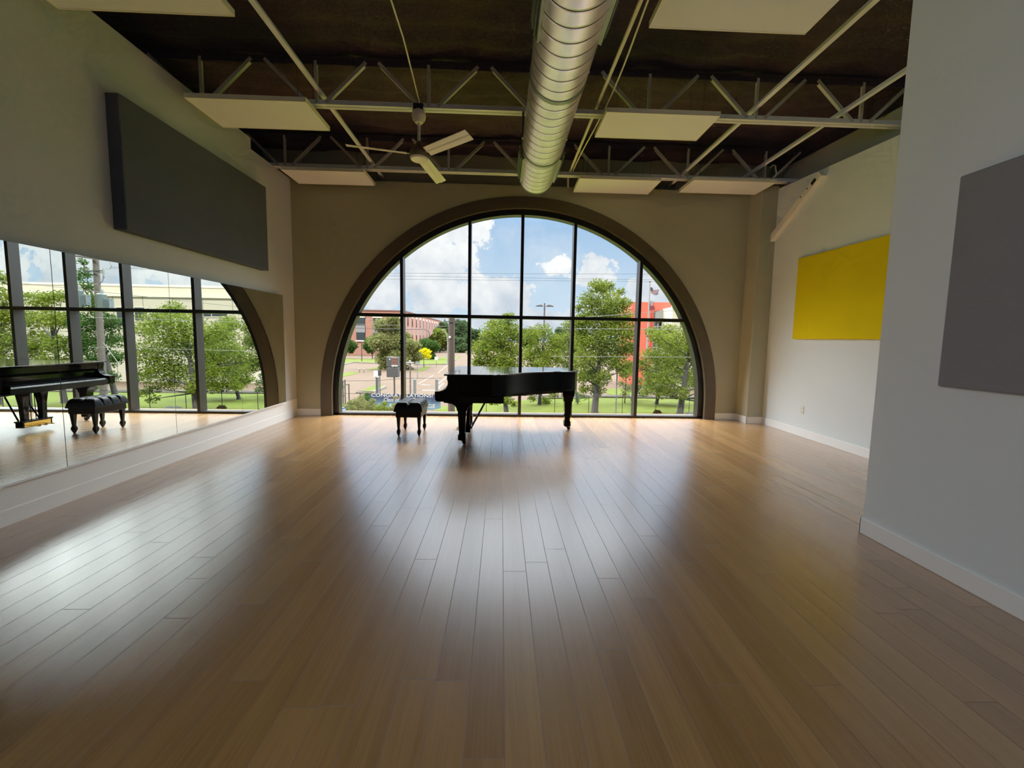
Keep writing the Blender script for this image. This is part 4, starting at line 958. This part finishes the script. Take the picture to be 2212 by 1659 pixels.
t = thing('beige_building', 'long beige panel building beyond the lawn, filling the mirrors', 'building', (40, 41, GZ))
YW = 39.3; xb = 17.75
zc = atm(300, 640, YW).z
MB().box(xb, 120, YW, YW+2.5, GZ, zc).box(xb+6, 120, YW+2.4, 50, GZ, zc).build('wall', 'beige', t)
MB().box(xb-.12, 120, YW-.18, YW+.1, zc-.05, zc+.42).build('cornice', 'cream', t)
MB().box(xb+3.0, 120, YW+2.0, YW+2.6, zc-.1, zc+1.25).build('penthouse', 'beige', t)
MB().box(xb+2.9, 120, YW+1.9, YW+2.3, zc+1.2, zc+1.4).build('cornice', 'cream', t)
mb = MB()
for k in range(26): xx = xb+1.6+2.9*k; mb.box(xx-.03, xx+.03, YW-.012, YW+.02, GZ, zc)
for zz in (zc-2.0, zc-3.6, zc-5.4): mb.box(xb, 120, YW-.011, YW+.02, zz-.025, zz+.025)
mb.build('panel_joints', 'beigeline', t)
for u0, u1, v0, v1 in ((440, 456, 676, 684), (458, 491, 676, 684), (252, 288, 664, 705), (291, 312, 664, 692)):
    a, b = atm(u0, v0, YW-.02), atm(u1, v1, YW-.02)
    w_ = MB().box(min(a.x, b.x), max(a.x, b.x), YW-.06, YW+.05, b.z, a.z).build('window', 'tealglass', t)
    MB().box(min(a.x, b.x)-.06, max(a.x, b.x)+.06, YW-.05, YW+.04, a.z, a.z+.08).box(min(a.x, b.x)-.06, max(a.x, b.x)+.06, YW-.05, YW+.04, b.z-.08, b.z).build('window_frame', 'cream', w_)

# ------------------------------------------------------------------ sky and light
wd = bpy.data.worlds.new('sky'); sc.world = wd; wd.use_nodes = True; t = NT(wd.node_tree)
bg = t.n['Background']
dirv = t.new('ShaderNodeTexCoord').outputs['Generated']; s = t.sep(dirv)
yy = t.m('MAXIMUM', s[1], .12); u = t.m('DIVIDE', s[0], yy); v = t.m('DIVIDE', s[2], yy)
uv = t.xyz(u, v, t.m('MULTIPLY', s[1], .3))
n1 = t.noise(uv, 14.0, 7, .62); n2 = t.noise(uv, 6.0, 4, .6)
def duv(px, py): d = ray(px, py); return d.x/d.y, d.z/d.y
clouds = [(925, 555, 115, 66, .7), (985, 512, 72, 46, .6), (1030, 520, 36, 46, .5), (860, 610, 130, 60, .7), (1080, 632, 64, 42, .6), (980, 645, 110, 34, .6), (1207, 573, 38, 22, .30), (1285, 588, 50, 38, .5), (1400, 640, 70, 46, .5), (1140, 690, 260, 26, .55)]
field = None
for (px, py, rx, ry, wt) in clouds:
    cu_, cv_ = duv(px, py); a = t.m('DIVIDE', t.m('SUBTRACT', u, cu_), rx*1.15/FPX); b = t.m('DIVIDE', t.m('SUBTRACT', v, cv_), ry*1.15/FPX)
    f = t.m('MULTIPLY', wt, t.m('SUBTRACT', 1, t.m('ADD', t.m('MULTIPLY', a, a), t.m('MULTIPLY', b, b))))
    field = f if field is None else t.m('MAXIMUM', field, f)
field = t.m('MAXIMUM', field, -.8)
side = t.step(t.m('ABSOLUTE', u), .48, .75)                       # broken overcast away from the middle of the view
back = t.step(s[1], .15, .0); gen = t.m('MAXIMUM', side, back)
field = t.m('ADD', field, t.m('MULTIPLY', gen, 1.15))
hi = t.step(v, .40, .8); field = t.m('ADD', field, t.m('MULTIPLY', hi, .55))
dens = t.m('ADD', field, t.m('MULTIPLY', t.m('SUBTRACT', n1, .52), 2.8))
alpha = t.step(dens, .0, .16)
core = t.m('ADD', t.m('MULTIPLY', t.m('SUBTRACT', n2, .5), 2.6), t.m('ADD', t.m('MULTIPLY', t.m('SUBTRACT', n1, .5), 1.2), t.m('ADD', .56, t.m('MULTIPLY', t.m('SUBTRACT', v, .17), 2.2))), clamp=True)
ccol = t.mix(core, rgb(204, 213, 226), rgb(255, 255, 255))
hz = t.step(v, .0, .5)
bcol = t.mix(hz, rgb(204, 224, 242), rgb(128, 178, 226))
wisp = t.m('MULTIPLY', t.step(n2, .42, .7), .45)
bcol = t.mix(wisp, bcol, rgb(226, 236, 246))
scol = t.mix(alpha, bcol, ccol)
scol = t.mix(t.step(s[2], -.02, -.10), scol, rgb(170, 160, 148))
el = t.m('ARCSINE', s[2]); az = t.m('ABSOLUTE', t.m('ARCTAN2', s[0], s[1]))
top = t.step(el, 1.42, 1.15)                                       # added fill light: unseen sky brightened high up and to both sides
sky_fill = t.m('ADD', t.m('MULTIPLY', t.step(el, .27, .45), 2.1), t.m('MULTIPLY', t.step(el, .60, .85), 26.0))
sky_fill = t.m('ADD', sky_fill, t.m('MULTIPLY', t.m('MULTIPLY', t.step(el, .20, .36), t.step(az, .70, 1.0)), 11.5))
sky_fill = t.m('MULTIPLY', t.m('MULTIPLY', sky_fill, top), t.step(s[1], -.1, .2))
scol = t.mix(t.m('MULTIPLY', t.step(el, .30, .5), .8), scol, (.96, .98, 1, 1))
t.l.new(scol, bg.inputs['Color']); t.put(bg.inputs['Strength'], t.m('ADD', 1.0, sky_fill))
wd.cycles.sampling_method = 'MANUAL'; wd.cycles.sample_map_resolution = 1024

def lamp(name, typ, energy, loc=(0, 0, 0), rot=(0, 0, 0), color=(1, 1, 1)):
    d = bpy.data.lights.new(name, typ); d.energy = energy; d.color = color
    o = bpy.data.objects.new(name, d); COL.objects.link(o); o.location = loc; o.rotation_euler = rot; return o, d
sun, sd = lamp('sun', 'SUN', 9.0, color=(1, .95, .86)); sd.angle = math.radians(1.0)
sun.rotation_euler = Vector((.45, .85, -1)).to_track_quat('-Z', 'Y').to_euler()
po, pd = lamp('window_portal', 'AREA', 1, (ACX, 7.60, 1.95), (-PI/2, 0, 0)); pd.shape = 'RECTANGLE'; pd.size = 7.4; pd.size_y = 4.0
pd.cycles.is_portal = True

bo, bd = lamp('rear_fill_light', 'AREA', 62, (-3.0, -1.9, 2.5), (0, 0, 0), (.93, .98, 1)); bd.shape = 'RECTANGLE'; bd.size = 2.4; bd.size_y = 2.2  # unseen fill light added behind the camera to brighten the room
bo.rotation_euler = Vector((1, -.42, -.2)).to_track_quat('-Z', 'Y').to_euler()

sc.view_settings.view_transform = 'Standard'; sc.view_settings.look = 'None'; sc.view_settings.exposure = 0.12; sc.view_settings.gamma = GAM
cy = sc.cycles
cy.use_denoising = True; cy.max_bounces = 6; cy.diffuse_bounces = 4; cy.glossy_bounces = 4; cy.transmission_bounces = 2; cy.transparent_max_bounces = 8; cy.use_adaptive_sampling = True; cy.adaptive_threshold = .06; cy.adaptive_min_samples = 16
cy.sample_clamp_indirect = 6.0; cy.caustics_reflective = False; cy.caustics_refractive = False
